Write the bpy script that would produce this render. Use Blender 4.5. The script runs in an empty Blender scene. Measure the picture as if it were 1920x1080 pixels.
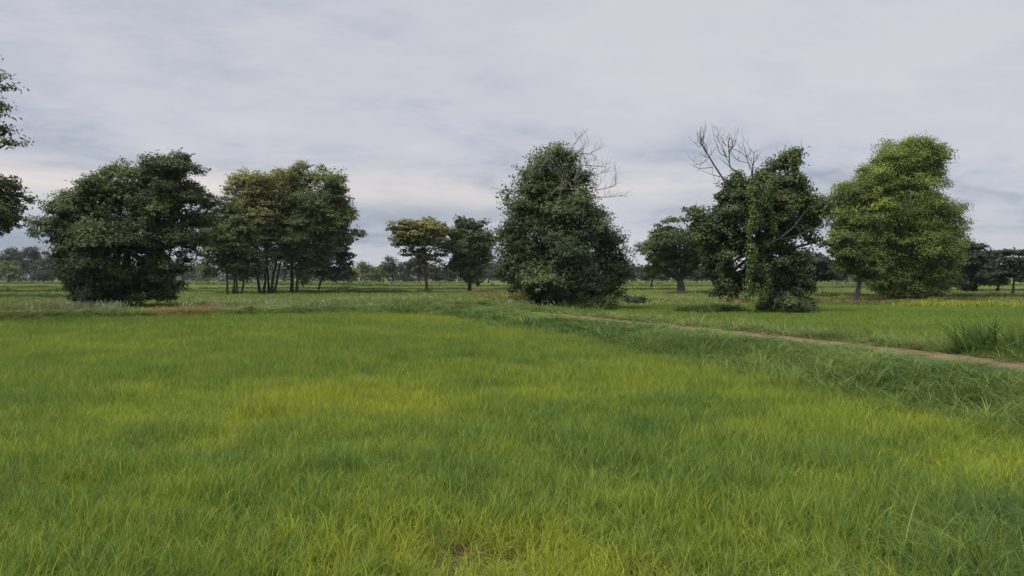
import bpy, math, random
import numpy as np
from mathutils import Vector

random.seed(7)
rng = np.random.default_rng(11)
sc = bpy.context.scene
COL = sc.collection

# ------------------------------------------------------------------ camera
F, HY, CX, CH = 1507.0, 520.0, 960.0, 2.0
cam = bpy.data.cameras.new('camera')
cam.sensor_width = 36.0
cam.lens = 36.0 * F / 1920.0
cam.shift_y = -(540.0 - HY) / 1920.0
cam.clip_start = 0.05
cam.clip_end = 8000
camo = bpy.data.objects.new('camera', cam)
camo.location = (0, 0, CH)
camo.rotation_euler = (math.radians(90), 0, 0)
COL.objects.link(camo)
sc.camera = camo

# ------------------------------------------------------------------ light
SUN_EL, SUN_AZ = math.radians(58), math.radians(-125)     # azimuth from +Y (view) clockwise; -125 = behind left
sc.view_settings.view_transform = 'Standard'
sc.view_settings.look = 'None'
sc.view_settings.exposure = 1.2
sc.view_settings.gamma = 1.0
sc.view_settings.use_curve_mapping = False
sc.render.engine = 'CYCLES'
sc.cycles.max_bounces = 6
sc.cycles.diffuse_bounces = 3
sc.cycles.transmission_bounces = 3
sc.cycles.volume_bounces = 0
sc.cycles.caustics_reflective = False
sc.cycles.caustics_refractive = False

sun = bpy.data.lights.new('sun', 'SUN')
sun.energy = 1.5
sun.angle = math.radians(40)
sun.color = (1.0, 0.95, 0.88)
suno = bpy.data.objects.new('sun', sun)
sd = Vector((math.sin(SUN_AZ) * math.cos(SUN_EL), math.cos(SUN_AZ) * math.cos(SUN_EL), math.sin(SUN_EL)))
suno.rotation_euler = sd.to_track_quat('Z', 'Y').to_euler()
suno.location = (-30, -20, 60)
COL.objects.link(suno)

world = bpy.data.worlds.new('World')
sc.world = world
world.use_nodes = True
NT = world.node_tree
for n in list(NT.nodes):
    NT.nodes.remove(n)


class G:
    """tiny node-graph helper"""
    def __init__(s, nt): s.nt = nt
    def n(s, t, **kw):
        x = s.nt.nodes.new(t)
        for k, v in kw.items(): setattr(x, k, v)
        return x
    def put(s, sock, v):
        if v is None: return
        if isinstance(v, bpy.types.NodeSocket): s.nt.links.new(v, sock)
        else: sock.default_value = v
    def m(s, op, a, b=None, c=None, clamp=False):
        x = s.n('ShaderNodeMath', operation=op, use_clamp=clamp)
        s.put(x.inputs[0], a); s.put(x.inputs[1], b); s.put(x.inputs[2], c)
        return x.outputs[0]
    def noise(s, vec, scale, detail=4, rough=0.55, dist=0.0):
        x = s.n('ShaderNodeTexNoise')
        s.put(x.inputs['Vector'], vec); x.inputs['Scale'].default_value = scale
        x.inputs['Detail'].default_value = detail; x.inputs['Roughness'].default_value = rough
        x.inputs['Distortion'].default_value = dist
        return x.outputs['Fac']
    def ramp(s, f, stops):
        x = s.n('ShaderNodeValToRGB')
        e = x.color_ramp.elements
        while len(e) < len(stops): e.new(0.5)
        for i, (p, c) in enumerate(stops):
            e[i].position = p; e[i].color = (c[0], c[1], c[2], 1)
        s.put(x.inputs[0], f)
        return x.outputs[0]
    def mix(s, f, a, b, mode='MIX'):
        x = s.n('ShaderNodeMix', data_type='RGBA', blend_type=mode)
        s.put(x.inputs[0], f)
        for i, v in ((6, a), (7, b)):
            if isinstance(v, tuple): v = (v[0], v[1], v[2], 1)
            s.put(x.inputs[i], v)
        return x.outputs[2]
    def comb(s, a, b, c):
        x = s.n('ShaderNodeCombineXYZ')
        for i, v in enumerate((a, b, c)): s.put(x.inputs[i], v)
        return x.outputs[0]


g = G(NT)
tc = g.n('ShaderNodeTexCoord')
sep = g.n('ShaderNodeSeparateXYZ')
NT.links.new(tc.outputs['Generated'], sep.inputs[0])
dx, dy, dz = sep.outputs
zz = g.m('ADD', g.m('MAXIMUM', dz, 0.0), 0.17)
px_, py_ = g.m('DIVIDE', dx, zz), g.m('DIVIDE', dy, zz)
# stratus sheet seen in perspective, streaks running from lower left to upper right
u = g.m('ADD', g.m('MULTIPLY', px_, 0.94), g.m('MULTIPLY', py_, 0.34))
v = g.m('SUBTRACT', g.m('MULTIPLY', py_, 0.94), g.m('MULTIPLY', px_, 0.34))
pv = g.comb(g.m('MULTIPLY', u, 0.62), g.m('MULTIPLY', v, 0.80), 0.37)
n1 = g.noise(pv, 0.62, 5, 0.5, 0.4)
n2 = g.noise(pv, 2.1, 7, 0.60, 0.5)
n3 = g.noise(pv, 5.5, 6, 0.62, 0.8)
az = g.m('DIVIDE', dx, g.m('ADD', g.m('ABSOLUTE', dy), 0.3))       # left .. right
nn = g.m('ADD', g.m('ADD', g.m('MULTIPLY', n1, 1.0), g.m('ADD', g.m('MULTIPLY', g.m('SUBTRACT', n2, 0.20), 0.52), g.m('MULTIPLY', g.m('SUBTRACT', n3, 0.5), 0.26))), g.m('MULTIPLY', az, 0.12))
cloud = g.ramp(nn, [(0.48, (0.310, 0.358, 0.440)), (0.56, (0.400, 0.440, 0.518)), (0.62, (0.495, 0.516, 0.584)),
                    (0.69, (0.560, 0.568, 0.625)), (0.82, (0.615, 0.610, 0.655))])
# the break in the clouds low over the horizon, warm light behind it
t = g.m('DIVIDE', g.m('SUBTRACT', dz, g.m('ADD', 0.104, g.m('MULTIPLY', g.m('SUBTRACT', n2, 0.5), 0.05))), 0.020)
band = g.m('EXPONENT', g.m('MULTIPLY', g.m('MULTIPLY', t, t), -1.0))
band = g.m('MULTIPLY', band, g.m('SUBTRACT', 0.70, g.m('MULTIPLY', az, 1.5), clamp=True))
band = g.m('MULTIPLY', band, g.ramp(n1, [(0.36, (0.5,) * 3), (0.55, (1, 1, 1))]))
cloud = g.mix(band, cloud, (0.80, 0.725, 0.69))
sky = g.n('ShaderNodeTexSky', sky_type='NISHITA', sun_disc=False)
sky.sun_elevation = SUN_EL
sky.sun_rotation = SUN_AZ
bg1 = g.n('ShaderNodeBackground'); bg1.inputs['Strength'].default_value = 0.05
NT.links.new(sky.outputs[0], bg1.inputs['Color'])
bg2 = g.n('ShaderNodeBackground'); bg2.inputs['Strength'].default_value = 0.465
NT.links.new(cloud, bg2.inputs['Color'])
mx = g.n('ShaderNodeMixShader'); mx.inputs[0].default_value = 0.93
NT.links.new(bg1.outputs[0], mx.inputs[1]); NT.links.new(bg2.outputs[0], mx.inputs[2])
wo = g.n('ShaderNodeOutputWorld')
NT.links.new(mx.outputs[0], wo.inputs['Surface'])
world.cycles.sampling_method = 'MANUAL'
world.cycles.sample_map_resolution = 512


# ------------------------------------------------------------------ helpers
def gp(px, py, h=0.0):
    D = (CH - h) * F / (py - HY)
    return (px - CX) / F * D, D


def wp(px, py, D):
    return np.array([(px - CX) / F * D, D, CH + (HY - py) / F * D])


def tag(o, label=None, cat=None, group=None, kind=None):
    if label: o['label'] = label
    if cat: o['category'] = cat
    if group: o['group'] = group
    if kind: o['kind'] = kind
    return o


def empty(name, loc):
    o = bpy.data.objects.new(name, None)
    o.empty_display_size = 0.3
    o.location = loc
    COL.objects.link(o)
    return o


def mesh_obj(name, V, Fc, mat, parent=None, attr=None, smooth=False, link=True):
    """V (n,3), Fc (m,k) arrays; attr = dict name -> per-face floats"""
    V = np.asarray(V, dtype=np.float32); Fc = np.asarray(Fc, dtype=np.int32)
    if parent is not None:
        V = V - np.array(parent.location, dtype=np.float32)
    me = bpy.data.meshes.new(name)
    k = Fc.shape[1]
    me.vertices.add(len(V)); me.vertices.foreach_set('co', V.ravel())
    me.loops.add(Fc.size); me.loops.foreach_set('vertex_index', Fc.ravel())
    me.polygons.add(len(Fc))
    me.polygons.foreach_set('loop_start', np.arange(0, Fc.size, k, dtype=np.int32))
    me.polygons.foreach_set('loop_total', np.full(len(Fc), k, dtype=np.int32))
    if smooth: me.polygons.foreach_set('use_smooth', np.ones(len(Fc), dtype=bool))
    for a, val in (attr or {}).items():
        at = me.attributes.new(a, 'FLOAT', 'FACE')
        at.data.foreach_set('value', np.asarray(val, dtype=np.float32))
    me.update(calc_edges=True)
    me.materials.append(mat)
    o = bpy.data.objects.new(name, me)
    if link: COL.objects.link(o)
    if parent is not None: o.parent = parent
    return o


def vnoise(x, y, s, seed=0):
    """smooth value noise in numpy, 0..1"""
    x = np.asarray(x, float) / s + 100.3; y = np.asarray(y, float) / s + 57.7
    xi, yi = np.floor(x).astype(np.int64), np.floor(y).astype(np.int64)
    fx, fy = x - xi, y - yi
    fx, fy = fx * fx * (3 - 2 * fx), fy * fy * (3 - 2 * fy)
    def h(a, b):
        q = (a * 374761393 + b * 668265263 + seed * 974711) & 0xffffffff
        q = ((q ^ (q >> 13)) * 1274126177) & 0xffffffff
        return ((q ^ (q >> 16)) & 0xffff) / 65535.0
    return (h(xi, yi) * (1 - fx) + h(xi + 1, yi) * fx) * (1 - fy) + (h(xi, yi + 1) * (1 - fx) + h(xi + 1, yi + 1) * fx) * fy


def fbm(x, y, s, seed=0):
    return (vnoise(x, y, s, seed) * 4 + vnoise(x, y, s / 2.1, seed + 1) * 2 + vnoise(x, y, s / 4.3, seed + 2)) / 7


# ------------------------------------------------------------------ materials
def new_mat(name):
    m = bpy.data.materials.new(name); m.use_nodes = True
    for n in list(m.node_tree.nodes): m.node_tree.nodes.remove(n)
    return m, G(m.node_tree)


def finish(m, q, col, rough=0.6, spec=0.25, transl=0.0, tcol=None, bump=None, bstr=0.3, bdist=0.05):
    p = q.n('ShaderNodeBsdfPrincipled')
    q.put(p.inputs['Base Color'], col if not isinstance(col, tuple) else (*col, 1))
    p.inputs['Roughness'].default_value = rough
    p.inputs['Specular IOR Level'].default_value = spec
    if bump is not None:
        b = q.n('ShaderNodeBump'); b.inputs['Strength'].default_value = bstr; b.inputs['Distance'].default_value = bdist
        q.put(b.inputs['Height'], bump); q.put(p.inputs['Normal'], b.outputs[0])
    out = q.n('ShaderNodeOutputMaterial')
    if transl > 0:
        tr = q.n('ShaderNodeBsdfTranslucent'); q.put(tr.inputs['Color'], tcol if tcol is not None else col)
        mxs = q.n('ShaderNodeMixShader'); mxs.inputs[0].default_value = transl
        q.put(mxs.inputs[1], p.outputs[0]); q.put(mxs.inputs[2], tr.outputs[0])
        q.put(out.inputs['Surface'], mxs.outputs[0])
    else:
        q.put(out.inputs['Surface'], p.outputs[0])
    return m


def attr(q, name, typ='GEOMETRY'):
    a = q.n('ShaderNodeAttribute'); a.attribute_name = name; a.attribute_type = typ
    return a.outputs['Fac']


def grass_mat(name, dark, mid, light, rv=0.70, dry=(0.36, 0.215, 0.095), rough=0.42, tr=0.35):
    m, q = new_mat(name)
    tone = q.m('ADD', attr(q, 'tone', 'INSTANCER'), q.m('MULTIPLY', q.m('SUBTRACT', attr(q, 'rnd'), 0.5), rv))
    geo = q.n('ShaderNodeNewGeometry')
    tone = q.m('ADD', tone, q.m('MULTIPLY', q.m('SUBTRACT', q.noise(geo.outputs['Position'], 1.1, 3), 0.5), 0.5))
    c = q.ramp(tone, [(0.08, dark), (0.48, mid), (0.92, light)])
    f = q.m('ADD', attr(q, 'dry', 'INSTANCER'), q.m('MULTIPLY', q.m('SUBTRACT', attr(q, 'rnd'), 0.55), 0.9))
    f = q.m('MULTIPLY', q.m('SUBTRACT', f, 0.42), 3.0, clamp=True)
    c = q.mix(f, c, dry)
    return finish(m, q, c, rough, 0.14, tr)


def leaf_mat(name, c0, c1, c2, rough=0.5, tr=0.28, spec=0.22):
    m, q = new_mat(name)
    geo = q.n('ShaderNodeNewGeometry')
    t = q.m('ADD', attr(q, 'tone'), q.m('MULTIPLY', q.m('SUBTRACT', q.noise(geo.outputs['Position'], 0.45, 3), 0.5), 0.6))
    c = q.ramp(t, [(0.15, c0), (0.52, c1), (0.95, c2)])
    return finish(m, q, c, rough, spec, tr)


def bark_mat(name, a, b):
    m, q = new_mat(name)
    geo = q.n('ShaderNodeNewGeometry')
    mp = q.n('ShaderNodeMapping'); mp.inputs['Scale'].default_value = (6, 6, 1.2)
    q.put(mp.inputs[0], geo.outputs['Position'])
    n = q.noise(mp.outputs[0], 1.5, 6, 0.65)
    return finish(m, q, q.ramp(n, [(0.3, a), (0.7, b)]), 0.9, 0.1, bump=n, bstr=0.6, bdist=0.04)


M = {}
M['rice'] = grass_mat('rice_blades', (0.105, 0.210, 0.054), (0.250, 0.340, 0.058), (0.440, 0.468, 0.048))
M['short'] = grass_mat('short_rice_blades', (0.120, 0.210, 0.046), (0.215, 0.310, 0.056), (0.335, 0.405, 0.066), rv=.30)
M['bank'] = grass_mat('bank_grass_blades', (0.058, 0.118, 0.030), (0.165, 0.262, 0.056), (0.340, 0.410, 0.120))
M['field'] = grass_mat('field_blades', (0.105, 0.160, 0.045), (0.235, 0.295, 0.080), (0.400, 0.430, 0.150), rv=.4)
M['pale'] = grass_mat('pale_seed_grass', (0.13, 0.17, 0.07), (0.26, 0.29, 0.15), (0.52, 0.52, 0.38), tr=0.25)
M['bark'] = bark_mat('bark_brown', (0.035, 0.027, 0.020), (0.10, 0.082, 0.062))
M['barkpale'] = bark_mat('bark_pale_dead_wood', (0.13, 0.115, 0.095), (0.30, 0.275, 0.235))
M['barkgrey'] = bark_mat('bark_weathered_twigs', (0.14, 0.125, 0.11), (0.27, 0.25, 0.22))
M['barkdead'] = bark_mat('bark_grey_dead_wood', (0.055, 0.05, 0.047), (0.13, 0.12, 0.11))
M['l_dark'] = leaf_mat('leaf_dark_green', (0.049, 0.076, 0.039), (0.106, 0.146, 0.063), (0.230, 0.265, 0.095))
M['l_mid'] = leaf_mat('leaf_mid_green', (0.067, 0.095, 0.039), (0.146, 0.185, 0.068), (0.289, 0.323, 0.105))
M['l_olive'] = leaf_mat('leaf_olive', (0.098, 0.112, 0.041), (0.225, 0.241, 0.080), (0.435, 0.415, 0.130))
M['l_fresh'] = leaf_mat('leaf_fresh_green', (0.075, 0.112, 0.036), (0.194, 0.254, 0.063), (0.395, 0.459, 0.086), tr=0.35)
M['l_grey'] = leaf_mat('leaf_far_grey_green', (0.050, 0.064, 0.044), (0.085, 0.104, 0.066), (0.150, 0.170, 0.095))
M['l_dull'] = leaf_mat('leaf_dull_bluish', (0.036, 0.050, 0.036), (0.066, 0.086, 0.058), (0.115, 0.140, 0.080))
M['l_vine'] = leaf_mat('leaf_vine', (0.045, 0.074, 0.027), (0.095, 0.143, 0.043), (0.180, 0.235, 0.065))
M['l_brown'] = leaf_mat('leaf_brownish', (0.036, 0.032, 0.022), (0.068, 0.060, 0.038), (0.104, 0.096, 0.056))


def ground_mat():
    m, q = new_mat('field_soil_and_sward')
    geo = q.n('ShaderNodeNewGeometry')
    P = geo.outputs['Position']
    sp = q.n('ShaderNodeSeparateXYZ'); q.put(sp.inputs[0], P)
    n1 = q.noise(P, 0.11, 5, 0.6)
    n2 = q.noise(P, 2.5, 5, 0.65)
    mp = q.n('ShaderNodeMapping'); mp.inputs['Scale'].default_value = (0.02, 0.10, 1); q.put(mp.inputs[0], P)
    n3 = q.noise(mp.outputs[0], 1.0, 4, 0.55)
    green = q.ramp(n3, [(0.30, (0.080, 0.120, 0.034)), (0.5, (0.135, 0.180, 0.050)), (0.72, (0.215, 0.250, 0.085))])
    soil = q.ramp(n2, [(0.3, (0.040, 0.030, 0.020)), (0.7, (0.120, 0.084, 0.058))])
    near = q.m('DIVIDE', q.m('SUBTRACT', sp.outputs[1], 40.0), 60.0, clamp=True)
    f = q.m('ADD', q.m('MULTIPLY', near, 0.95), q.m('MULTIPLY', q.m('SUBTRACT', n1, 0.55), 0.4), clamp=True)
    return finish(m, q, q.mix(f, soil, green), 0.95, 0.05, bump=n2, bstr=0.5, bdist=0.05)


def soil_mat(name, a, b, sc_=3.0):
    m, q = new_mat(name)
    geo = q.n('ShaderNodeNewGeometry')
    n = q.noise(geo.outputs['Position'], sc_, 6, 0.7)
    return finish(m, q, q.ramp(n, [(0.3, a), (0.7, b)]), 0.95, 0.05, bump=n, bstr=0.7, bdist=0.05)


M['ground'] = ground_mat()
M['bund'] = soil_mat('bund_earth_grass_shade', (0.030, 0.034, 0.016), (0.060, 0.066, 0.028))  # earth and grass, darkened so the shade of the bund sides is in the colour
M['track'] = soil_mat('dirt_track_earth', (0.14, 0.092, 0.058), (0.31, 0.215, 0.140), 1.6)
M['mound'] = soil_mat('red_brown_earth', (0.085, 0.048, 0.034), (0.20, 0.115, 0.078), 5.0)

# ------------------------------------------------------------------ terrain
# main bank: x, y, width on the rice side, width on the far side, height
RIDGE = np.array([
    (12.6, -30, 3.6, 2.2, .46), (11.7, 0, 3.6, 2.2, .46), (10.2, 8, 3.6, 2.2, .46), (8.35, 14.8, 3.5, 2.1, .46),
    (7.7, 17.4, 3.4, 2.0, .44), (6.35, 22.0, 3.3, 2.0, .42), (5.0, 26.0, 3.1, 1.9, .40), (2.9, 31.5, 3.0, 2.2, .38),
    (1.0, 37, 3.2, 2.6, .34), (-1.5, 40.5, 3.2, 3.0, .42), (-4.6, 42.6, 3.2, 3.0, .50), (-9, 43.2, 2.6, 2.4, .34),
    (-12.5, 41, 2.0, 1.8, .28), (-15.5, 38.9, 1.7, 1.5, .28), (-22, 36.4, 1.6, 1.5, .28), (-40, 34, 1.6, 1.5, .28),
    (-90, 32, 1.6, 1.5, .28)], float)


def catmull(P, n=6):
    out = []
    Q = np.vstack([2 * P[0] - P[1], P, 2 * P[-1] - P[-2]])
    for i in range(1, len(Q) - 2):
        for k in range(n):
            t = k / n
            out.append(0.5 * ((2 * Q[i]) + (-Q[i - 1] + Q[i + 1]) * t + (2 * Q[i - 1] - 5 * Q[i] + 4 * Q[i + 1] - Q[i + 2]) * t * t
                              + (-Q[i - 1] + 3 * Q[i] - 3 * Q[i + 1] + Q[i + 2]) * t ** 3))
    out.append(P[-1])
    return np.array(out)


RS = catmull(RIDGE, 5)


def ridge(x, y):
    """signed distance (+ on the rice side), rice width, far width, height, station"""
    x = np.asarray(x, float).ravel(); y = np.asarray(y, float).ravel()
    best = np.full(x.shape, 1e9); sd_ = np.zeros_like(x); att = np.zeros((len(x), 3)); st = np.zeros_like(x)
    for i in range(len(RS) - 1):
        a, b = RS[i], RS[i + 1]
        ex, ey = b[0] - a[0], b[1] - a[1]
        L2 = ex * ex + ey * ey
        t = np.clip(((x - a[0]) * ex + (y - a[1]) * ey) / L2, 0, 1)
        qx, qy = a[0] + t * ex - x, a[1] + t * ey - y
        d = np.hypot(qx, qy)
        k = d < best
        cr = ex * (y - a[1]) - ey * (x - a[0])
        best = np.where(k, d, best)
        sd_ = np.where(k, np.sign(cr) * d, sd_)
        st = np.where(k, i + t, st)
        w = a[None, 2:] + t[:, None] * (b - a)[None, 2:]
        att = np.where(k[:, None], w, att)
    return sd_, att[:, 0], att[:, 1], att[:, 2], st


def H(x, y):
    shp = np.shape(x)
    d, wr, wf, hh, _ = ridge(x, y)
    w = np.where(d > 0, wr, wf)
    t = np.clip((np.abs(d) - 0.42 * w) / (0.58 * w), 0, 1)
    z = hh * (1 - t * t * (3 - 2 * t))
    z = z + 0.04 * (fbm(np.ravel(x), np.ravel(y), 3.0, 5) - 0.5)
    return z.reshape(shp) if shp else float(z[0])


def axis(lo, hi, step, far, growth=1.09):
    a = list(np.arange(lo, hi + step * 0.5, step))
    s, p = step, a[-1]
    while p < far: s *= growth; p += s; a.append(p)
    s, p = step, a[0]; pre = []
    while p > -far: s *= growth; p -= s; pre.append(p)
    return np.array(pre[::-1] + a)


gx = axis(-26, 20, 0.4, 1500); gy = axis(-6, 52, 0.4, 1500)
X, Y = np.meshgrid(gx, gy)
Z = H(X, Y)
nx, ny = len(gx), len(gy)
idx = np.arange(nx * ny).reshape(ny, nx)
quads = np.stack([idx[:-1, :-1], idx[:-1, 1:], idx[1:, 1:], idx[1:, :-1]], -1).reshape(-1, 4)
o = mesh_obj('ground', np.stack([X.ravel(), Y.ravel(), Z.ravel()], 1), quads, M['ground'], smooth=True)
tag(o, kind='structure')

# dirt track on the bank
tr_v, tr_f = [], []
stn = np.linspace(0, 47, 260)
cx_ = np.interp(stn, np.arange(len(RS)), RS[:, 0]); cy_ = np.interp(stn, np.arange(len(RS)), RS[:, 1])
tx, ty = np.gradient(cx_), np.gradient(cy_)
ln = np.hypot(tx, ty); nxv, nyv = -ty / ln, tx / ln
wl = 0.56 + 0.50 * (fbm(stn * 3, stn * 0, 2.0, 9) - 0.5); wr_ = 0.56 + 0.50 * (fbm(stn * 3, stn * 0 + 40, 2.0, 9) - 0.5)
fade = np.clip((45 - stn) / 8, 0.05, 1)
cols_t = 9
for i in range(len(stn)):
    for k in range(cols_t):
        u_ = k / (cols_t - 1)
        off = (-wr_[i] + (wl[i] + wr_[i]) * u_) * fade[i]
        x_, y_ = cx_[i] + nxv[i] * off, cy_[i] + nyv[i] * off
        rut = -0.035 * (math.exp(-((u_ - 0.25) / 0.1) ** 2) + math.exp(-((u_ - 0.75) / 0.1) ** 2))
        edge = -0.03 if k in (0, cols_t - 1) else 0
        tr_v.append((x_, y_, H(x_, y_) + 0.05 + rut + edge))
for i in range(len(stn) - 1):
    for k in range(cols_t - 1):
        a = i * cols_t + k
        tr_f.append((a, a + 1, a + cols_t + 1, a + cols_t))
o = mesh_obj('dirt_track', tr_v, tr_f, M['track'], smooth=True)
tag(o, kind='structure')


def strip_bank(name, pts, w, h, mat):
    """raised earth bund along a polyline, its foot sunk in the ground"""
    P = catmull(np.array(pts, float), 10) if len(pts) > 2 else np.array([np.array(pts[0]) + (np.array(pts[1], float) - np.array(pts[0])) * t for t in np.linspace(0, 1, 24)])
    T = np.gradient(P, axis=0); L = np.hypot(T[:, 0], T[:, 1]); N = np.stack([-T[:, 1] / L, T[:, 0] / L], 1)
    prof = [(-1, -0.05), (-0.55, 0.75), (-0.2, 1.0), (0.25, 0.95), (0.6, 0.7), (1, -0.05)]
    V, Q = [], []
    for i in range(len(P)):
        ww = w * (1 + 0.35 * (random.random() - 0.5)); h2 = h * (1 + 0.4 * (random.random() - 0.5))
        endf = min(1, i / 2, (len(P) - 1 - i) / 2)
        for a, b in prof:
            x_, y_ = P[i] + N[i] * a * ww
            V.append((x_, y_, H(x_, y_) + b * h2 * (endf if b > 0 else 1) - (0.02 if b < 0 else 0)))
    k = len(prof)
    for i in range(len(P) - 1):
        for j in range(k - 1):
            a = i * k + j; Q.append((a, a + 1, a + k + 1, a + k))
    o_ = mesh_obj(name, V, Q, mat, smooth=True)
    tag(o_, kind='structure')
    return P


BUNDS = []
for (x0, y0, x1, y1) in [(-60, 531.5, 700, 533), (330, 535.5, 760, 536), (620, 538.5, 1010, 538), (-80, 541, 300, 540.5),
                         (380, 544, 700, 543), (640, 545.5, 990, 545), (-100, 550.5, 420, 549), (400, 551.5, 800, 550),
                         (1160, 538, 1420, 539), (1130, 545.5, 1300, 545), (1240, 553.5, 1420, 552.5), (1400, 541, 1640, 541),
                         (1560, 536, 2050, 537), (1480, 559, 2100, 561), (1720, 547, 2100, 548), (-120, 560, 150, 561)]:
    a_, b_ = gp(x0, y0), gp(x1, y1)
    mid_ = ((a_[0] + b_[0]) / 2 + random.uniform(-1, 1), (a_[1] + b_[1]) / 2 * (1 + random.uniform(-.02, .02)))
    P_ = strip_bank('paddy_bund', [a_, mid_, b_], 0.8, 0.42, M['bund'])
    BUNDS.append(P_)


# ------------------------------------------------------------------ grass
def blades(n, R, hmin, hmax, w, segs, arch, lean=0.25, tufts=0, wind=(0, 0), flat=0.0):
    """n blades in a disc of radius R; returns verts, tris, rnd per face"""
    if tufts:
        c = rng.uniform(-1, 1, (tufts, 2)) * R
        k = rng.integers(0, tufts, n)
        base = c[k] + rng.normal(0, R * 0.07, (n, 2))
    else:
        a = rng.uniform(0, 2 * np.pi, n); r = R * np.sqrt(rng.uniform(0, 1, n))
        base = np.stack([r * np.cos(a), r * np.sin(a)], 1)
    h = rng.uniform(hmin, hmax, n); az_ = rng.uniform(0, 2 * np.pi, n)
    d = np.stack([np.cos(az_), np.sin(az_)], 1)
    side = np.stack([-d[:, 1], d[:, 0]], 1)
    yaw = rng.normal(0, 0.8, n)
    side2 = side * np.cos(yaw)[:, None] + d * np.sin(yaw)[:, None]
    ln_ = np.abs(rng.normal(0, lean, n)); ar = arch * rng.uniform(0.2, 1.5, n)
    wd = w * rng.uniform(0.6, 1.3, n)
    V = np.zeros((n, 2 * segs + 1, 3))
    for s in range(segs + 1):
        t = s / segs
        out = (ln_ * t + ar * t ** 2.4) * h
        z = h * (t - 0.45 * np.minimum(ar, 1.4) * t ** 3)
        p = base + d * out[:, None] + np.array(wind)[None] * (t ** 1.6) * h[:, None]
        ww = wd * (0.75 + 0.6 * t - 1.35 * t ** 2.2) * 0.5
        if s == segs:
            V[:, 2 * s, :2] = p; V[:, 2 * s, 2] = z
        else:
            V[:, 2 * s, :2] = p - side2 * ww[:, None]; V[:, 2 * s + 1, :2] = p + side2 * ww[:, None]
            V[:, 2 * s, 2] = z; V[:, 2 * s + 1, 2] = z
    V[:, :2, 2] -= 0.03
    tri = []
    for s in range(segs):
        a = 2 * s
        if s == segs - 1: tri.append((a, a + 1, a + 2))
        else: tri += [(a, a + 1, a + 3), (a, a + 3, a + 2)]
    tri = np.array(tri)
    Fc = (np.arange(n)[:, None, None] * (2 * segs + 1) + tri[None]).reshape(-1, 3)
    rnd = np.repeat(rng.uniform(0, 1, n), len(tri))
    return V.reshape(-1, 3), Fc, rnd


def merge(parts):
    V, Q, R_, off = [], [], [], 0
    for v_, f_, r_ in parts:
        V.append(v_); Q.append(f_ + off); R_.append(r_); off += len(v_)
    return np.vstack(V), np.vstack(Q), np.concatenate(R_)


def plume(n, R, hmin, hmax, wind):
    """thin stems that end in a slim pale seed head, leaning with the wind"""
    parts = []
    a = rng.uniform(0, 2 * np.pi, n); r = R * np.sqrt(rng.uniform(0, 1, n))
    for i in range(n):
        h = rng.uniform(hmin, hmax); b = np.array([r[i] * math.cos(a[i]), r[i] * math.sin(a[i]), 0])
        wv = np.array([wind[0] + rng.normal(0, .12), wind[1] + rng.normal(0, .12), 0])
        pts = [b + wv * h * t ** 1.7 + np.array([0, 0, h * (t - .12 * t * t)]) for t in (0, .45, .72, .80, .92, 1.0)]
        wd = [.003, .003, .003, .012, .013, .001]
        V = []; s = np.array([math.cos(a[i] * 3), math.sin(a[i] * 3), 0])
        for p, w_ in zip(pts, wd): V += [p - s * w_, p + s * w_]
        Q = []
        for k in range(5): Q += [(2 * k, 2 * k + 1, 2 * k + 3), (2 * k, 2 * k + 3, 2 * k + 2)]
        parts.append((np.array(V), np.array(Q), np.full(10, rng.uniform(0, 1))))
    return merge(parts)


def make_coll(name, gens, mat):
    c = bpy.data.collections.new(name)
    for gen in gens:
        V, Fc, r = gen
        o_ = mesh_obj(name, V, Fc, mat, attr={'rnd': r}, link=False)
        c.objects.link(o_)
    return c


def gn_scatter(name, P, rot, scl, tone, dry, coll, label, cat='grass'):
    n = len(P)
    me = bpy.data.meshes.new(name)
    me.vertices.add(n); me.vertices.foreach_set('co', np.asarray(P, np.float32).ravel())
    for an, ty_, key, val in (('rot', 'FLOAT_VECTOR', 'vector', rot), ('scl', 'FLOAT_VECTOR', 'vector', scl),
                              ('tone', 'FLOAT', 'value', tone), ('dry', 'FLOAT', 'value', dry)):
        at = me.attributes.new(an, ty_, 'POINT'); at.data.foreach_set(key, np.asarray(val, np.float32).ravel())
    at = me.attributes.new('pick', 'INT', 'POINT')
    at.data.foreach_set('value', rng.integers(0, len(coll.objects), n).astype(np.int32))
    o_ = bpy.data.objects.new(name, me); COL.objects.link(o_)
    nt = bpy.data.node_groups.new(name + '_scatter', 'GeometryNodeTree')
    nt.interface.new_socket('Geometry', in_out='INPUT', socket_type='NodeSocketGeometry')
    nt.interface.new_socket('Geometry', in_out='OUTPUT', socket_type='NodeSocketGeometry')
    gi, go = nt.nodes.new('NodeGroupInput'), nt.nodes.new('NodeGroupOutput')
    iop = nt.nodes.new('GeometryNodeInstanceOnPoints')
    ci = nt.nodes.new('GeometryNodeCollectionInfo'); ci.inputs[0].default_value = coll
    ci.inputs['Separate Children'].default_value = True; ci.inputs['Reset Children'].default_value = True
    def na(nm, ty_):
        x = nt.nodes.new('GeometryNodeInputNamedAttribute'); x.data_type = ty_; x.inputs['Name'].default_value = nm
        return x.outputs[0]
    L = nt.links.new
    L(gi.outputs[0], iop.inputs['Points']); L(ci.outputs[0], iop.inputs['Instance'])
    iop.inputs['Pick Instance'].default_value = True
    L(na('pick', 'INT'), iop.inputs['Instance Index'])
    L(na('rot', 'FLOAT_VECTOR'), iop.inputs['Rotation']); L(na('scl', 'FLOAT_VECTOR'), iop.inputs['Scale'])
    L(iop.outputs[0], go.inputs[0])
    md = o_.modifiers.new('scatter', 'NODES'); md.node_group = nt
    tag(o_, label, cat, kind='stuff')
    return o_


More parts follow.
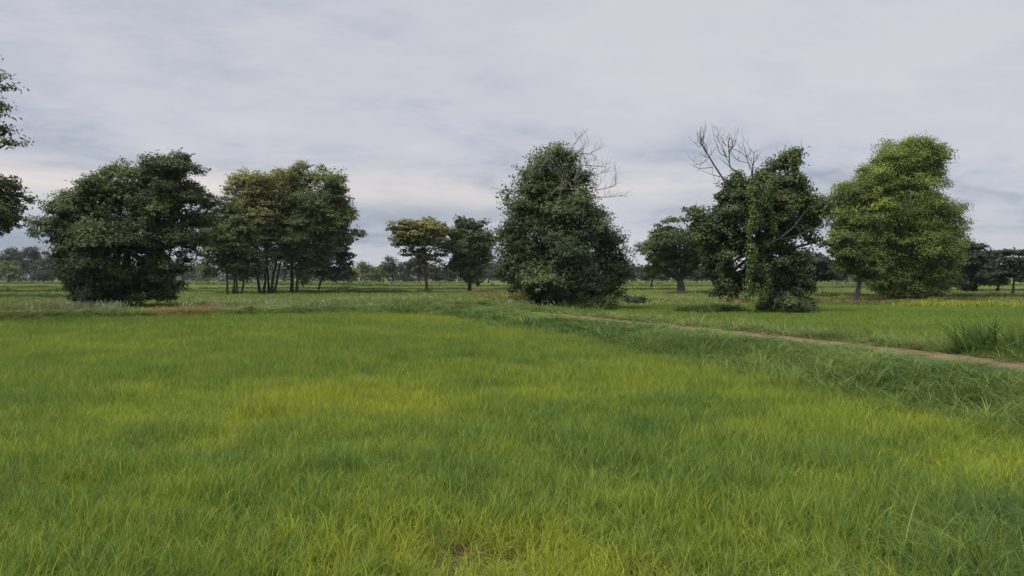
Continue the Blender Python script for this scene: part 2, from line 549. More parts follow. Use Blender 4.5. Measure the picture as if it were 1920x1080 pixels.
def jgrid(y0, y1, step, xk=0.72, xm=2.5, x0=None, x1=None):
    """jittered grid over the wedge in view (with a margin at its sides)"""
    ys = np.arange(y0, y1, step)
    P = []
    for y in ys:
        w = xk * y + xm
        a, b = (-w if x0 is None else max(-w, x0)), (w if x1 is None else min(w, x1))
        if b <= a: continue
        xs = np.arange(a, b, step)
        P.append(np.stack([xs, np.full_like(xs, y)], 1))
    P = np.vstack(P)
    return P + rng.uniform(-.5, .5, P.shape) * step


def to_px(x, y, h=0.25):
    return CX + x / y * F, HY + (CH - h) / y * F


# colour patches of the rice, (px, py, rx, ry, amount): + yellow, - deep green
PATCH = [(560, 748, 260, 30, .42), (300, 770, 200, 25, .15), (760, 735, 130, 25, .22), (1420, 790, 90, 28, .34), (1400, 700, 160, 18, .12),
         (1800, 830, 120, 38, .38), (1620, 780, 120, 22, .28), (1150, 1010, 330, 60, .26), (700, 1030, 260, 60, .18), (1480, 960, 140, 50, .20),
         (1090, 712, 170, 26, .20), (1330, 735, 90, 14, .18), (800, 594, 110, 7, .38), (200, 880, 160, 45, .10), (1850, 760, 140, 12, .2),
         (1300, 880, 90, 40, .16), (420, 820, 130, 26, .12), (60, 1040, 120, 40, .12), (980, 960, 160, 30, .15), (350, 610, 300, 10, .08),
         (760, 655, 190, 18, -.20), (480, 672, 140, 12, -.18), (60, 735, 110, 25, -.26), (800, 868, 130, 26, -.26), (1080, 800, 260, 34, -.14),
         (1310, 746, 80, 13, -.26), (940, 706, 50, 9, -.26), (1420, 890, 70, 28, -.24), (1640, 925, 120, 30, -.20), (1860, 990, 110, 60, -.20),
         (300, 800, 90, 14, -.16), (620, 900, 80, 26, -.14), (180, 680, 160, 14, -.12), (700, 640, 260, 10, -.10), (500, 1010, 60, 25, -.10),
         (1100, 890, 150, 24, -.14), (1240, 800, 60, 20, -.12), (250, 960, 70, 20, -.12), (560, 790, 60, 10, -.12)]
DRY = [(905, 975, 60, 22, .62), (820, 1000, 40, 13, .45), (568, 1040, 42, 20, 1.25), (1240, 1035, 45, 25, .80), (1030, 960, 35, 14, .6), (1110, 930, 30, 10, .4),
       (1500, 1060, 60, 20, 1.1), (250, 850, 30, 12, .45), (905, 1070, 40, 14, .8), (1320, 1055, 40, 24, .65), (1700, 1070, 90, 18, .5), (240, 925, 30, 10, .4), (30, 870, 30, 10, .5), (1400, 960, 20, 8, .4)]


def blobs(L, px, py):
    s = np.zeros_like(px)
    for a, b, rx, ry, k in L:
        s += k * np.exp(-(((px - a) / rx) ** 2 + ((py - b) / ry) ** 2))
    return s


def rice_tone(x, y):
    px, py = to_px(x, y)
    return np.clip(0.46 + .66 * blobs(PATCH, px, py) + 0.26 * (fbm(x, y * 0.8, 2.4, 21) - .5) + 0.34 * (vnoise(x, y, .55, 4) - .5), 0.02, 0.98), blobs(DRY, px, py)


def scatter_xy(name, xy, coll, label, tone, dry, s=(0.85, 1.2), hs=None, tilt=0.06, zoff=0.0):
    n = len(xy)
    z = H(xy[:, 0], xy[:, 1]) + zoff
    rot = np.stack([rng.normal(0, tilt, n), rng.normal(0, tilt, n), rng.uniform(0, 6.283, n)], 1)
    sc1 = rng.uniform(s[0], s[1], n)
    sz = sc1 * (hs if hs is not None else 1.0)
    return gn_scatter(name, np.stack([xy[:, 0], xy[:, 1], z], 1), rot, np.stack([sc1, sc1, sz], 1), tone, dry, coll, label)


# --- the near rice field
c_near = make_coll('rice_patch', [merge([blades(240, .30, .12, .28, .0060, 4, .60, .12, tufts=15), blades(30, .30, .08, .2, .007, 3, .5, .3)]) for _ in range(7)], M['rice'])
c_mid = make_coll('rice_patch_mid', [blades(480, .50, .12, .29, .0062, 3, .45, .12, tufts=30) for _ in range(5)], M['rice'])
c_far = make_coll('rice_patch_far', [blades(520, .85, .16, .34, .0125, 2, .4, .16, tufts=60) for _ in range(4)], M['rice'])


def rice_mask(xy, pad=0.0):
    d, wr, wf, hh, st = ridge(xy[:, 0], xy[:, 1])
    wob = 0.35 * (fbm(xy[:, 0], xy[:, 1], 2.0, 8) - .5) * 2
    return (d > wr + wob + pad)


P = jgrid(2.4, 12.5, 0.26)
P = P[rice_mask(P)]
tn, dr = rice_tone(P[:, 0], P[:, 1])
hs = 0.56 + 0.35 * fbm(P[:, 0], P[:, 1], 2.2, 33) + .75 * vnoise(P[:, 0], P[:, 1], .42, 35) - 0.8 * np.clip(dr, 0, .7) - 0.45 * (tn - .5)
keep = rng.uniform(0, 1, len(P)) > np.clip(dr, 0, .8)
scatter_xy('rice_plants', P[keep], c_near, 'young green rice standing thick in the foreground paddy', tn[keep], dr[keep], hs=hs[keep])
P = jgrid(12.2, 27, 0.42); P = P[rice_mask(P)]
tn, dr = rice_tone(P[:, 0], P[:, 1])
scatter_xy('rice_plants', P, c_mid, 'young rice in the middle of the large paddy', tn, dr, hs=0.54 + .4 * fbm(P[:, 0], P[:, 1], 2.2, 33) + .70 * vnoise(P[:, 0], P[:, 1], .7, 35) - .15 * (tn - .5))
P = jgrid(26.5, 45, 0.66); P = P[rice_mask(P)]
tn, dr = rice_tone(P[:, 0], P[:, 1])
scatter_xy('rice_plants', P, c_far, 'even green rice at the far edge of the large paddy', tn * .8 + .05, dr, hs=0.85 + .3 * fbm(P[:, 0], P[:, 1], 3, 33))

# --- the bank: tall tangled grass either side of the track
c_bank = make_coll('bank_grass', [merge([blades(110, .42, .22, .60, .013, 4, .95, .35, tufts=7), blades(60, .42, .12, .35, .012, 3, .6, .4)]) for _ in range(6)], M['bank'])
c_bank2 = make_coll('bank_grass_mid', [blades(170, .6, .25, .62, .024, 3, .8, .35, tufts=9) for _ in range(5)], M['bank'])
for (y0, y1, st_, cc, lab) in ((5.0, 22, .30, c_bank, 'tall dark tangled grass on the near bank beside the dirt track'),
                               (22, 50, .50, c_bank2, 'tall grass on the bank where it bends round the paddy')):
    P = jgrid(y0, y1, st_)
    d, wr, wf, hh, stt = ridge(P[:, 0], P[:, 1])
    wob = 0.7 * (fbm(P[:, 0], P[:, 1], 2.0, 8) - .5)
    on = (d < wr + wob + .1) & (d > -wf * 1.05 - wob)
    track = (np.abs(d) < np.where(stt < 36, .60, .60 * np.clip((43 - stt) / 7, 0, 1)) - .22 * (fbm(P[:, 0] + 9, P[:, 1], 1.3, 19) - .5))
    k = on & ~track
    P, d, wr, wf, stt = P[k], d[k], wr[k], wf[k], stt[k]
    leftb = np.clip((-P[:, 0] - 11) / 4, 0, 1)
    tone_ = .50 + .8 * (fbm(P[:, 0], P[:, 1], 2.4, 51) - .5) + .12 * leftb
    slope_ = np.clip((np.abs(d) - np.where(d > 0, 1.1, .7)) / np.where(d > 0, 1.6, .8), .0, 1)
    hs = (0.13 + (0.75 * fbm(P[:, 0], P[:, 1], 1.6, 52) + .30) * slope_) * (1 - .35 * leftb) + .35 * leftb
    hs = hs + np.where((d < 0) & (P[:, 1] < 28), .28 + .5 * (fbm(P[:, 0], P[:, 1], 1.1, 56) - .3), 0) * np.clip((-d - .8) / .4, 0, 1)
    hump = np.exp(-(((P[:, 0] + 4.6) / 2.4) ** 2 + ((P[:, 1] - 43.5) / 2.5) ** 2)) + .5 * np.exp(-(((P[:, 0] + 9) / 3) ** 2))
    hs = hs + .45 * hump * (P[:, 1] > 36)
    px, py = to_px(P[:, 0], P[:, 1], .3)
    dry_ = 1.05 * leftb * np.clip((fbm(P[:, 0], P[:, 1], 2.6, 61) - .36) * 5, 0, 1) * np.exp(-((px - 300) / 150) ** 4) + .5 * leftb * np.exp(-((px - 10) / 60) ** 2)
    dry_ += .28 * (d < 0) * (np.abs(d) < 1.3)
    scatter_xy('bank_grass', P, cc, lab, np.clip(tone_, .02, .98), dry_, hs=hs, tilt=.10)

# wind-bent pale stems with seed heads on the bank
c_pl = make_coll('seed_grass', [plume(7, .5, .45, .80, (-.30, .05)) for _ in range(7)], M['pale'])
for k_, (y0, y1, st_, pr, lab) in enumerate(((7, 24, .8, .30, 'pale bent seed stems leaning over the dirt track'),
                                             (24, 46, .7, .55, 'pale feathery seed heads along the crest of the far bank'))):
    P = jgrid(y0, y1, st_)
    d, wr, wf, hh, stt = ridge(P[:, 0], P[:, 1])
    dens = np.where(P[:, 0] < -12, .06, np.where(P[:, 1] > 34, 1.5, .5)) * np.clip((fbm(P[:, 0], P[:, 1], 2.0, 88) - .36) * 5, .05, 1.2)
    k = (d < wr * .9) & (d > -wf * .9) & (np.abs(d) > .7) & (rng.uniform(0, 1, len(P)) < pr * dens)
    P = P[k]
    n = len(P)
    z = H(P[:, 0], P[:, 1])
    rot = np.stack([rng.normal(0, .1, n), rng.normal(0, .1, n), rng.normal(0, .5, n)], 1)
    s_ = rng.uniform(.7, 1.15, n)
    gn_scatter('seed_grass', np.stack([P[:, 0], P[:, 1], z], 1), rot, np.stack([s_] * 3, 1), rng.uniform(.1, .7, n), np.zeros(n), c_pl, lab)

# --- right field: short even rice
c_fld = make_coll('field_rice', [blades(420, .8, .12, .24, .015, 2, .35, .2) for _ in range(4)], M['short'])
P = jgrid(14, 53.5, .75, x0=-4)
d, wr, wf, hh, stt = ridge(P[:, 0], P[:, 1])
k = (d < -wf * 1.0) & (P[:, 0] > .08 * P[:, 1])
P = P[k]
tn = .50 + .40 * (fbm(P[:, 0] * .5, P[:, 1] * 1.6, 5.0, 71) - .5)
scatter_xy('rice_plants', P, c_fld, 'short bright rice in the paddy right of the dirt track', tn, np.zeros(len(P)), hs=np.full(len(P), 1.0))
# broken fringe at the back of that paddy
c_fr = make_coll('fringe_grass', [blades(170, .9, .25, .60, .04, 3, .7, .3) for _ in range(3)], M['rice'])
P = np.stack([rng.uniform(14, 52, 120), rng.uniform(50.5, 53, 120)], 1)
P = P[fbm(P[:, 0], P[:, 1], 5, 3) > .45]
scatter_xy('fringe_grass', P, c_fr, 'ragged light green grass fringe at the back of the right paddy', np.full(len(P), .62), np.zeros(len(P)))

# --- fields beyond
c_ff = make_coll('far_sward', [blades(190, 1.7, .08, .22, .075, 2, .3, .2) for _ in range(4)], M['field'])
P = jgrid(38, 210, 1.9, xk=.70, xm=6)
d, wr, wf, hh, stt = ridge(P[:, 0], P[:, 1])
right = (P[:, 0] > .08 * P[:, 1])
k = (d < -wf * 1.1) & ~(right & (P[:, 1] < 53.5))
P = P[k]
px, py = to_px(P[:, 0], P[:, 1], .2)
band_ = vnoise(P[:, 0] * .02, py, 3.3, 91)           # each paddy has its own green
tn = .48 + .45 * (vnoise(px / 260, py / 5, 1.0, 12) - .5) + .25 * (fbm(P[:, 0], P[:, 1], 9, 14) - .5)
tn += .12 * np.exp(-((px - 200) / 350) ** 2) * (py > 555)
dr = blobs([(1740, 567, 300, 6, .36), (1450, 566, 120, 4, .25), (925, 551, 40, 4, .95), (1740, 560, 260, 3.2, .62), (1640, 552, 60, 2.5, .55), (1290, 553, 40, 3, .35), (1850, 551, 60, 2, .5),
            (560, 549, 80, 3, .50), (640, 546, 50, 3, .3), (700, 541, 60, 2, .3), (1560, 551, 40, 2, .5)], px, py)
tn -= .30 * np.exp(-((px - 1760) / 260) ** 4) * np.exp(-((py - 567) / 4) ** 2)
scatter_xy('far_sward', P, c_ff, 'patchwork of grassy paddies running to the distant trees', np.clip(tn, .03, .95), dr)

# dark grass on the bunds, tone lowered to paint in its shadowed faces
c_bd = make_coll('bund_grass', [blades(120, .9, .25, .55, .07, 2, .5, .3) for _ in range(3)], M['bank'])
PP = []
for Pb in BUNDS:
    L = np.hypot(*(Pb[-1] - Pb[0])); n = int(L / 1.3)
    t = rng.uniform(0, len(Pb) - 1, n)
    PP.append(np.stack([np.interp(t, np.arange(len(Pb)), Pb[:, 0]), np.interp(t, np.arange(len(Pb)), Pb[:, 1])], 1) + rng.normal(0, .25, (n, 2)))
P = np.vstack(PP)
P = P[vnoise(P[:, 0], P[:, 1], 12, 3) > .28]
scatter_xy('bund_grass', P, c_bd, 'darker grass growing along the low paddy bunds, its shade painted in', rng.uniform(.0, .22, len(P)), np.zeros(len(P)), hs=rng.uniform(.6, 1.3, len(P)), zoff=.12)


def clump_stuff(name, pts, coll, label, tone, hs, s=(.9, 1.3), dry=0.0, tilt=.15):
    P_ = np.array(pts, float)
    return scatter_xy(name, P_, coll, label, np.clip(rng.normal(tone, .12, len(P_)), 0, 1), np.full(len(P_), dry), s=s, hs=np.asarray(hs) * np.ones(len(P_)), tilt=tilt)


def around(px, py, n, rx, ry, h=0.0):
    c = gp(px, py, h)
    return np.stack([c[0] + rng.normal(0, rx, n), c[1] + rng.normal(0, ry, n)], 1)


c_reed = make_coll('reed_clump', [merge([blades(120, .42, .7, 1.45, .020, 5, .42, .22, wind=(-.12, 0)), blades(90, .5, .3, .8, .022, 4, 1.1, .4)]) for _ in range(3)], M['bank'])
R1 = np.vstack([around(1875, 680, 7, .30, .5, .3), around(1850, 682, 5, .35, .4, .2), around(1905, 688, 7, .45, .4, .2), around(1960, 692, 8, .6, .6, .2)])
R1[:, 0] = np.maximum(R1[:, 0], 8.3 + .85 - (R1[:, 1] - 15) * .30)
clump_stuff('reed_grass', R1, c_reed, 'tall dark reed grass beside the track at the right edge', .22, .62)
P = np.vstack([around(1325, 588, 16, .9, .45), around(1350, 589, 6, .5, .3)])
clump_stuff('mound_grass', P, c_bank2, 'low mound of dark grass left of the vine covered tree', .08, .95)
# weeds at the lower right corner
c_weed = make_coll('weed_patch', [merge([blades(90, .33, .25, .62, .007, 5, .9, .45), blades(40, .33, .1, .35, .012, 3, .8, .6)]) for _ in range(4)], M['bank'])
P = jgrid(3.2, 7.0, .24, x0=1.6)
px, py = to_px(P[:, 0], P[:, 1], .3)
w_ = blobs([(1910, 965, 95, 55, 1.0), (1880, 1055, 110, 45, .8)], px, py) + .5 * (fbm(P[:, 0], P[:, 1], .8, 5) - .5)
P = P[w_ > .42]
clump_stuff('dark_weeds', P, c_weed, 'dark bluish weeds in the lower right corner of the paddy', .28, .80)
c_str = make_coll('straw_blades', [blades(80, .32, .22, .48, .006, 5, 1.4, .8) for _ in range(3)], M['pale'])
P = jgrid(3.0, 5.6, .26, x0=1.2)
px, py = to_px(P[:, 0], P[:, 1], .3)
w_ = blobs([(1760, 1075, 150, 40, 1.0), (1850, 910, 90, 25, .55), (1640, 1030, 60, 20, .45)], px, py) + .5 * (fbm(P[:, 0], P[:, 1], .6, 5) - .5)
P = P[w_ > .33]
clump_stuff('straw_blades', P, c_str, 'pale dry stems lying over the weeds at lower right', .30, .60, s=(.7, 1.0))

# white grass flowers under the dark tree
c_fl = make_coll('grass_flowers', [plume(12, .5, .35, .75, (.15, 0)) for _ in range(4)], M['pale'])
P = np.vstack([np.stack([rng.uniform(*sorted((gp(150, 577)[0], gp(300, 577)[0])), 55), rng.normal(47.6, .35, 55)], 1),
               np.stack([rng.uniform(-33, -22.5, 20), rng.normal(46, 1.5, 20)], 1), np.stack([rng.uniform(-21, -14, 30), rng.normal(50, 1.0, 30)], 1)])
clump_stuff('grass_flowers', P, c_fl, 'white flower heads of wild grass in front of the dark round tree', .85, .95, s=(.8, 1.2), tilt=.1)


# ------------------------------------------------------------------ trees
def tube(pts, rad, ns=7):
    pts = np.asarray(pts, float); n = len(pts)
    T = np.gradient(pts, axis=0); T /= np.linalg.norm(T, axis=1)[:, None] + 1e-9
    up = np.array([0.13, 1.0, 0.07])
    A = np.cross(T, up); A /= np.linalg.norm(A, axis=1)[:, None] + 1e-9
    B = np.cross(T, A)
    a = np.arange(ns) / ns * 2 * np.pi
    V = (pts[:, None] + (A[:, None] * np.cos(a)[None, :, None] + B[:, None] * np.sin(a)[None, :, None]) * np.asarray(rad)[:, None, None]).reshape(-1, 3)
    Q = []
    for i in range(n - 1):
        for k in range(ns):
            Q.append((i * ns + k, i * ns + (k + 1) % ns, (i + 1) * ns + (k + 1) % ns, (i + 1) * ns + k))
    return V, np.array(Q)


def join(parts):
    V, Q, off = [], [], 0
    for v_, f_ in parts:
        V.append(v_); Q.append(f_ + off); off += len(v_)
    return np.vstack(V), np.vstack(Q)


def bent(a, b, n=7, sag=0.12, rough=0.05):
    a, b = np.asarray(a, float), np.asarray(b, float)
    L = np.linalg.norm(b - a)
    t = np.linspace(0, 1, n)[:, None]
    p = a + (b - a) * t
    p[:, 2] += np.sin(t[:, 0] * np.pi) * sag * L * rng.uniform(-.4, 1)
    p[:, :2] += np.sin(t * np.pi) * rng.normal(0, sag * .6, 2) * L
    p[1:-1] += rng.normal(0, rough * L / n * 1.5, (n - 2, 3))
    return p


def rand_dirs(n):
    v_ = rng.normal(0, 1, (n, 3)); return v_ / np.linalg.norm(v_, axis=1)[:, None]


def crown_leaves(C, R, W, n, leaf, twig=0.30, per=9, flat=0.75, layered=0.0, spray=0.35, sub=12, subr=.40, tone0=.5, top=0.0, droop=0.0, fill=.28):
    """C (k,3) lobe centres, R (k,3) lobe radii, W density weight; returns mesh arrays"""
    area = R[:, 0] * R[:, 2] * W
    ntw = np.maximum((area / area.sum() * n / per).astype(int), 4)
    zmin, zmax = (C[:, 2] - R[:, 2]).min(), (C[:, 2] + R[:, 2]).max()
    pos, out, tn_, lobeup = [], [], [], []
    subs = []
    for c, r, w_, k in zip(C, R, W, ntw):
        ns = sub + rng.integers(-2, 3)
        dirs = rand_dirs(ns)
        dirs[:, 2] = dirs[:, 2] * .9 + .12
        sc_ = c + dirs * r * rng.uniform(.45, 1.02, (ns, 1))
        sr = r.mean() * subr * rng.uniform(.6, 1.35, ns)
        st_ = rng.normal(0, .13, ns)
        subs.append((c, sc_))
        j = rng.integers(0, ns, k)
        dd = rand_dirs(k); dd[:, 2] = np.abs(dd[:, 2]) * .8 + dd[:, 2] * .35
        # lean the twigs outwards from the lobe
        od = (sc_[j] - c) / r; od /= np.linalg.norm(od, axis=1)[:, None] + 1e-6
        dd = dd + .55 * od; dd /= np.linalg.norm(dd, axis=1)[:, None]
        p = sc_[j] + dd * (sr[j] * np.where(rng.uniform(0, 1, k) < .10, rng.uniform(1.1, 1.45, k), rng.uniform(.62, 1.06, k)))[:, None] * np.array([1, 1, flat])
        fl = rng.uniform(0, 1, k) < fill
        p[fl] = c + rand_dirs(fl.sum()) * r * (rng.uniform(0, 1, (fl.sum(), 1)) ** (1 / 3)) * .9
        if layered > 0:
            lz = .55 + .35 * layered
            q_ = np.round((p[:, 2] + .25 * p[:, 0] * 0) / lz) * lz
            p[:, 2] = p[:, 2] * (1 - layered * .75) + q_ * layered * .75
        pos.append(p); out.append(dd); tn_.append(st_[j] + rng.normal(0, .07, k))
    pos, out, tn_ = np.vstack(pos), np.vstack(out), np.concatenate(tn_)
    # leaves on each twig
    k = len(pos)
    ax = out * np.array([1, 1, .55]) + rng.normal(0, .35, (k, 3)); ax[:, 2] -= droop
    if layered: ax[:, 2] *= (1 - .8 * layered)
    ax /= np.linalg.norm(ax, axis=1)[:, None]
    P_ = np.repeat(pos, per, 0); A_ = np.repeat(ax, per, 0); O_ = np.repeat(out, per, 0); Tn = np.repeat(tn_, per)
    m = len(P_)
    t = rng.uniform(-.3, 1, m)
    P_ = P_ + A_ * (t * spray)[:, None] + rng.normal(0, twig * .42, (m, 3)) * np.array([1, 1, .62 * (1 - .55 * layered)])
    nrm = np.array([0, 0, 1.0]) * .62 + O_ * .85 + rng.normal(0, .48, (m, 3))
    nrm /= np.linalg.norm(nrm, axis=1)[:, None]
    d = A_ * .7 + rng.normal(0, .8, (m, 3)); d[:, 2] -= droop
    d -= nrm * (d * nrm).sum(1)[:, None]; d /= np.linalg.norm(d, axis=1)[:, None] + 1e-9
    s = np.cross(nrm, d)
    L = leaf[0] * rng.uniform(.65, 1.3, m); Wd = leaf[1] * rng.uniform(.7, 1.25, m)
    V = np.stack([P_ - d * L[:, None] * .5, P_ + s * Wd[:, None] * .5 + nrm * Wd[:, None] * .18, P_ + d * L[:, None] * .5 - nrm * L[:, None] * .12,
                  P_ - s * Wd[:, None] * .5 + nrm * Wd[:, None] * .18], 1).reshape(-1, 3)
    b = (np.arange(m) * 4)[:, None]
    Fc = np.stack([b + np.array([0, 1, 2]), b + np.array([0, 2, 3])], 1).reshape(-1, 3)
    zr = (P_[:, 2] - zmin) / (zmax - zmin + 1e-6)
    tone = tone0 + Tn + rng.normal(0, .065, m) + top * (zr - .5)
    return V, Fc, np.repeat(np.clip(tone, 0, 1), 2), subs


def tree(name, label, base, D, lobes, nleaf, leaf, lmat, bmat='bark', stems=None, trunk_r=0.25, trunk_top=None, cat='tree', group=None,
         limbs=True, depth=1.0, ns=8, fork=0.45, lean=None, twigs=True, **kw):
    """lobes given as (px, py, rx, ry[, weight[, depth offset m]]) in the photo's pixels at distance D"""
    global rng
    rng = np.random.default_rng(int(abs(base[0]) * 13 + D * 7) + kw.pop('seed', 0))
    s = D / F
    root_xyz = wp(base[0], base[1], D); gz = H(root_xyz[0], root_xyz[1]); root_xyz[2] = gz
    root = empty(name, root_xyz)
    tag(root, label, cat, group)
    C = np.array([wp(l[0], l[1], D) for l in lobes]); R = np.array([(l[2] * s, (l[2] * .6 + l[3] * .4) * s * depth, l[3] * s) for l in lobes])
    Wt = np.array([l[4] if len(l) > 4 else 1.0 for l in lobes])
    off = np.array([l[5] if len(l) > 5 else rng.normal(0, .22) * (l[2] * s) for l in lobes]); C[:, 1] += off
    V, Fc, tone, subs = crown_leaves(C, R * 1.0, Wt, nleaf, leaf, **kw)
    ok = V.reshape(-1, 4, 3)[:, :, 2].min(1) > gz + .02
    V = V.reshape(-1, 4, 3)[ok].reshape(-1, 3)
    m = len(V) // 4; b = (np.arange(m) * 4)[:, None]
    Fc = np.stack([b + np.array([0, 1, 2]), b + np.array([0, 2, 3])], 1).reshape(-1, 3)
    tone = tone.reshape(-1, 2)[ok].reshape(-1)
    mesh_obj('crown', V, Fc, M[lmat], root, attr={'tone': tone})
    # trunk(s)
    cen = C.mean(0); Htot = C[:, 2].max() - gz
    stems = stems or [(base[0], base[1])]
    tops = []
    for i, st_ in enumerate(stems):
        b0 = wp(st_[0], base[1], D); b0[2] = gz - .15; b0[1] += rng.normal(0, .25) if len(stems) > 1 else 0
        if trunk_top is not None and len(stems) == 1: tp = wp(trunk_top[0], trunk_top[1], D)
        else:
            tp = b0.copy(); tp[2] = gz + Htot * fork
            tgt = cen if len(st_) < 3 else wp(st_[2], base[1], D)
            tp[0] += (tgt[0] - b0[0]) * (.35 if len(st_) < 3 else 1.0); tp[1] += rng.normal(0, .2)
        n = 9; pts = bent(b0, tp, n, .03, .04)
        r = trunk_r * np.linspace(1, .6, n) * rng.uniform(.8, 1.15); r[0] *= 1.55; r[1] *= 1.12
        v_, q_ = tube(pts, r, ns)
        parts = [(v_, q_)]
        tops.append((tp, r[-1]))
        if limbs:
            mine = [k for k in range(len(C)) if k % len(stems) == i or len(stems) == 1]
            for k in mine:
                e = C[k] + rng.normal(0, .1, 3) * R[k]
                lp = bent(tp, e, 7, .10, .05)
                parts.append(tube(lp, r[-1] * np.linspace(.62, .22, 7), max(5, ns - 3)))
                if twigs:
                    for q in subs[k][1][:7]:
                        bp = bent(e, q, 4, .1, .05)
                        parts.append(tube(bp, r[-1] * np.linspace(.22, .07, 4), 4))
        tv, tf = join(parts)
        mesh_obj('trunk', tv, tf, M[bmat], root, smooth=True)
    return root


def bare(root, polys, D, r0, mat, seed, yoff=0.0, twig=1.0):
    """dead branches traced as polylines, each with fine twigs of its own"""
    rr = random.Random(seed)
    for poly in polys:
        P0 = np.array([wp(p[0], p[1], D) for p in poly]); 
        drift = rr.uniform(-.5, .5)
        P0[:, 1] += yoff + np.linspace(0, drift, len(P0))
        Pm = catmull(P0, 4)
        L = np.linalg.norm(np.diff(Pm, axis=0), axis=1).sum()
        rad = (poly[0][2] if len(poly[0]) > 2 else r0)
        parts = [tube(Pm, np.linspace(rad, rad * .3, len(Pm)), 5)]
        def grow(p, d, ln, r, dep):
            pts = [p]; dd = np.array(d)
            for i in range(4):
                dd = dd + np.array([rr.uniform(-.28, .28), rr.uniform(-.28, .28), rr.uniform(-.12, .26)]); dd /= np.linalg.norm(dd)
                pts.append(pts[-1] + dd * ln / 4)
            parts.append(tube(pts, np.linspace(r, r * .35, 5), 4))
            if dep > 0:
                for k in (2, 3, 4):
                    if rr.random() < .75:
                        nd = dd + np.array([rr.uniform(-.9, .9), rr.uniform(-.7, .7), rr.uniform(-.3, .7)]); nd /= np.linalg.norm(nd)
                        grow(pts[k], nd, ln * rr.uniform(.45, .7), r * .6, dep - 1)
        nt_ = int(L * 2.4 * twig) + 1
        for i in range(nt_):
            k = rr.randint(len(Pm) // 3, len(Pm) - 2)
            dr_ = Pm[k + 1] - Pm[k]; dr_ = dr_ / (np.linalg.norm(dr_) + 1e-9)
            nd = dr_ * .7 + np.array([rr.uniform(-.9, .9), rr.uniform(-.6, .6), rr.uniform(-.1, .9)]); nd /= np.linalg.norm(nd)
            grow(Pm[k], nd, rr.uniform(.35, .9), rad * .38, 1)
        v_, q_ = join(parts)
        mesh_obj('bare_branch', v_, q_, M[mat], root, smooth=True)


def vine(root, name, pts, D, rad, n, leaf, mat, yoff=-1.0):
    """hanging strand of creeper leaves"""
    P0 = np.array([wp(p[0], p[1], D) for p in pts]); P0[:, 1] += yoff
    Pm = catmull(P0, 5)
    t = rng.uniform(0, len(Pm) - 1, n)
    c = np.stack([np.interp(t, np.arange(len(Pm)), Pm[:, i]) for i in range(3)], 1)
    fat = rad * (.25 + 1.5 * vnoise(t, t * 0, 1.6, int(rad * 1000)) ** 1.5)
    c = c + np.stack([.5 * (vnoise(t, t * 0, 2.5, 17 + n) - .5), .3 * (vnoise(t, t * 0, 2.5, 18 + n) - .5), t * 0], 1)
    P_ = c + rand_dirs(n) * (fat * rng.uniform(.3, 1, n))[:, None]
    nrm = (P_ - c) / rad + np.array([0, -.2, .5]) + rng.normal(0, .4, (n, 3)); nrm /= np.linalg.norm(nrm, axis=1)[:, None]
    d = np.array([0, 0, -1.0]) + rng.normal(0, .6, (n, 3)); d -= nrm * (d * nrm).sum(1)[:, None]; d /= np.linalg.norm(d, axis=1)[:, None]
    s = np.cross(nrm, d); L = leaf[0] * rng.uniform(.7, 1.3, n); W = leaf[1] * rng.uniform(.7, 1.3, n)
    V = np.stack([P_ - d * L[:, None] * .5, P_ + s * W[:, None] * .5, P_ + d * L[:, None] * .5 - nrm * L[:, None] * .1, P_ - s * W[:, None] * .5], 1).reshape(-1, 3)
    b = (np.arange(n) * 4)[:, None]
    Fc = np.stack([b + np.array([0, 1, 2]), b + np.array([0, 2, 3])], 1).reshape(-1, 3)
    mesh_obj(name, V, Fc, M[mat], root, attr={'tone': np.repeat(np.clip(rng.normal(.6, .15, n), 0, 1), 2)})


# --- main trees
tree('broad_tree', 'dark leafy tree cut off by the left edge, lower of the two crowns there', (-110, 588), 44.3,
     [(-22, 352, 42, 36), (-4, 395, 40, 36), (-14, 415, 44, 30, 1.5), (-8, 375, 46, 46, 1.5), (-70, 400, 50, 60), (-110, 330, 80, 60), (-150, 420, 80, 60), (-120, 280, 60, 50)], 26000, (.21, .12), 'l_dark',
     trunk_r=.3, spray=.2, sub=16, fill=.4)
tree('airy_tree', 'lighter airy foliage hanging into the upper left corner region', (-250, 615), 31.7,
     [(-6, 155, 18, 18, .6), (-16, 205, 17, 24, .55), (2, 245, 20, 16, .6), (12, 270, 18, 10, .55), (-80, 180, 50, 60, .6), (-150, 140, 100, 80, .6), (-230, 240, 100, 80, .6), (-28, 365, 20, 26, .6, -2.0)],
     11000, (.22, .07), 'l_mid', trunk_r=.28, spray=.5, layered=.5, flat=.5, sub=10)
tree('round_tree', 'big dark round-crowned tree reaching to the ground, left of the grove', (228, 577), 52.9,
     [(240, 400, 108, 88), (322, 352, 54, 50, 1.3), (295, 335, 36, 32, 1.2), (212, 352, 50, 42), (265, 350, 50, 40), (150, 425, 55, 48), (150, 500, 42, 46), (160, 540, 32, 28), (108, 436, 36, 26), (118, 386, 13, 20), (165, 375, 26, 32), (335, 420, 62, 66), (388, 395, 17, 36, .45),
      (240, 490, 100, 60), (205, 538, 72, 36), (285, 532, 46, 38), (158, 485, 45, 40), (320, 485, 36, 45, .6), (357, 470, 34, 28, .38), (300, 545, 25, 20, .6), (228, 556, 88, 20)],
     125000, (.205, .11), 'l_dark', trunk_r=.42, sub=18, subr=.36, spray=.28, tone0=.46, top=.25, fill=.14, flat=.95, stems=[(215, 577), (238, 577)])
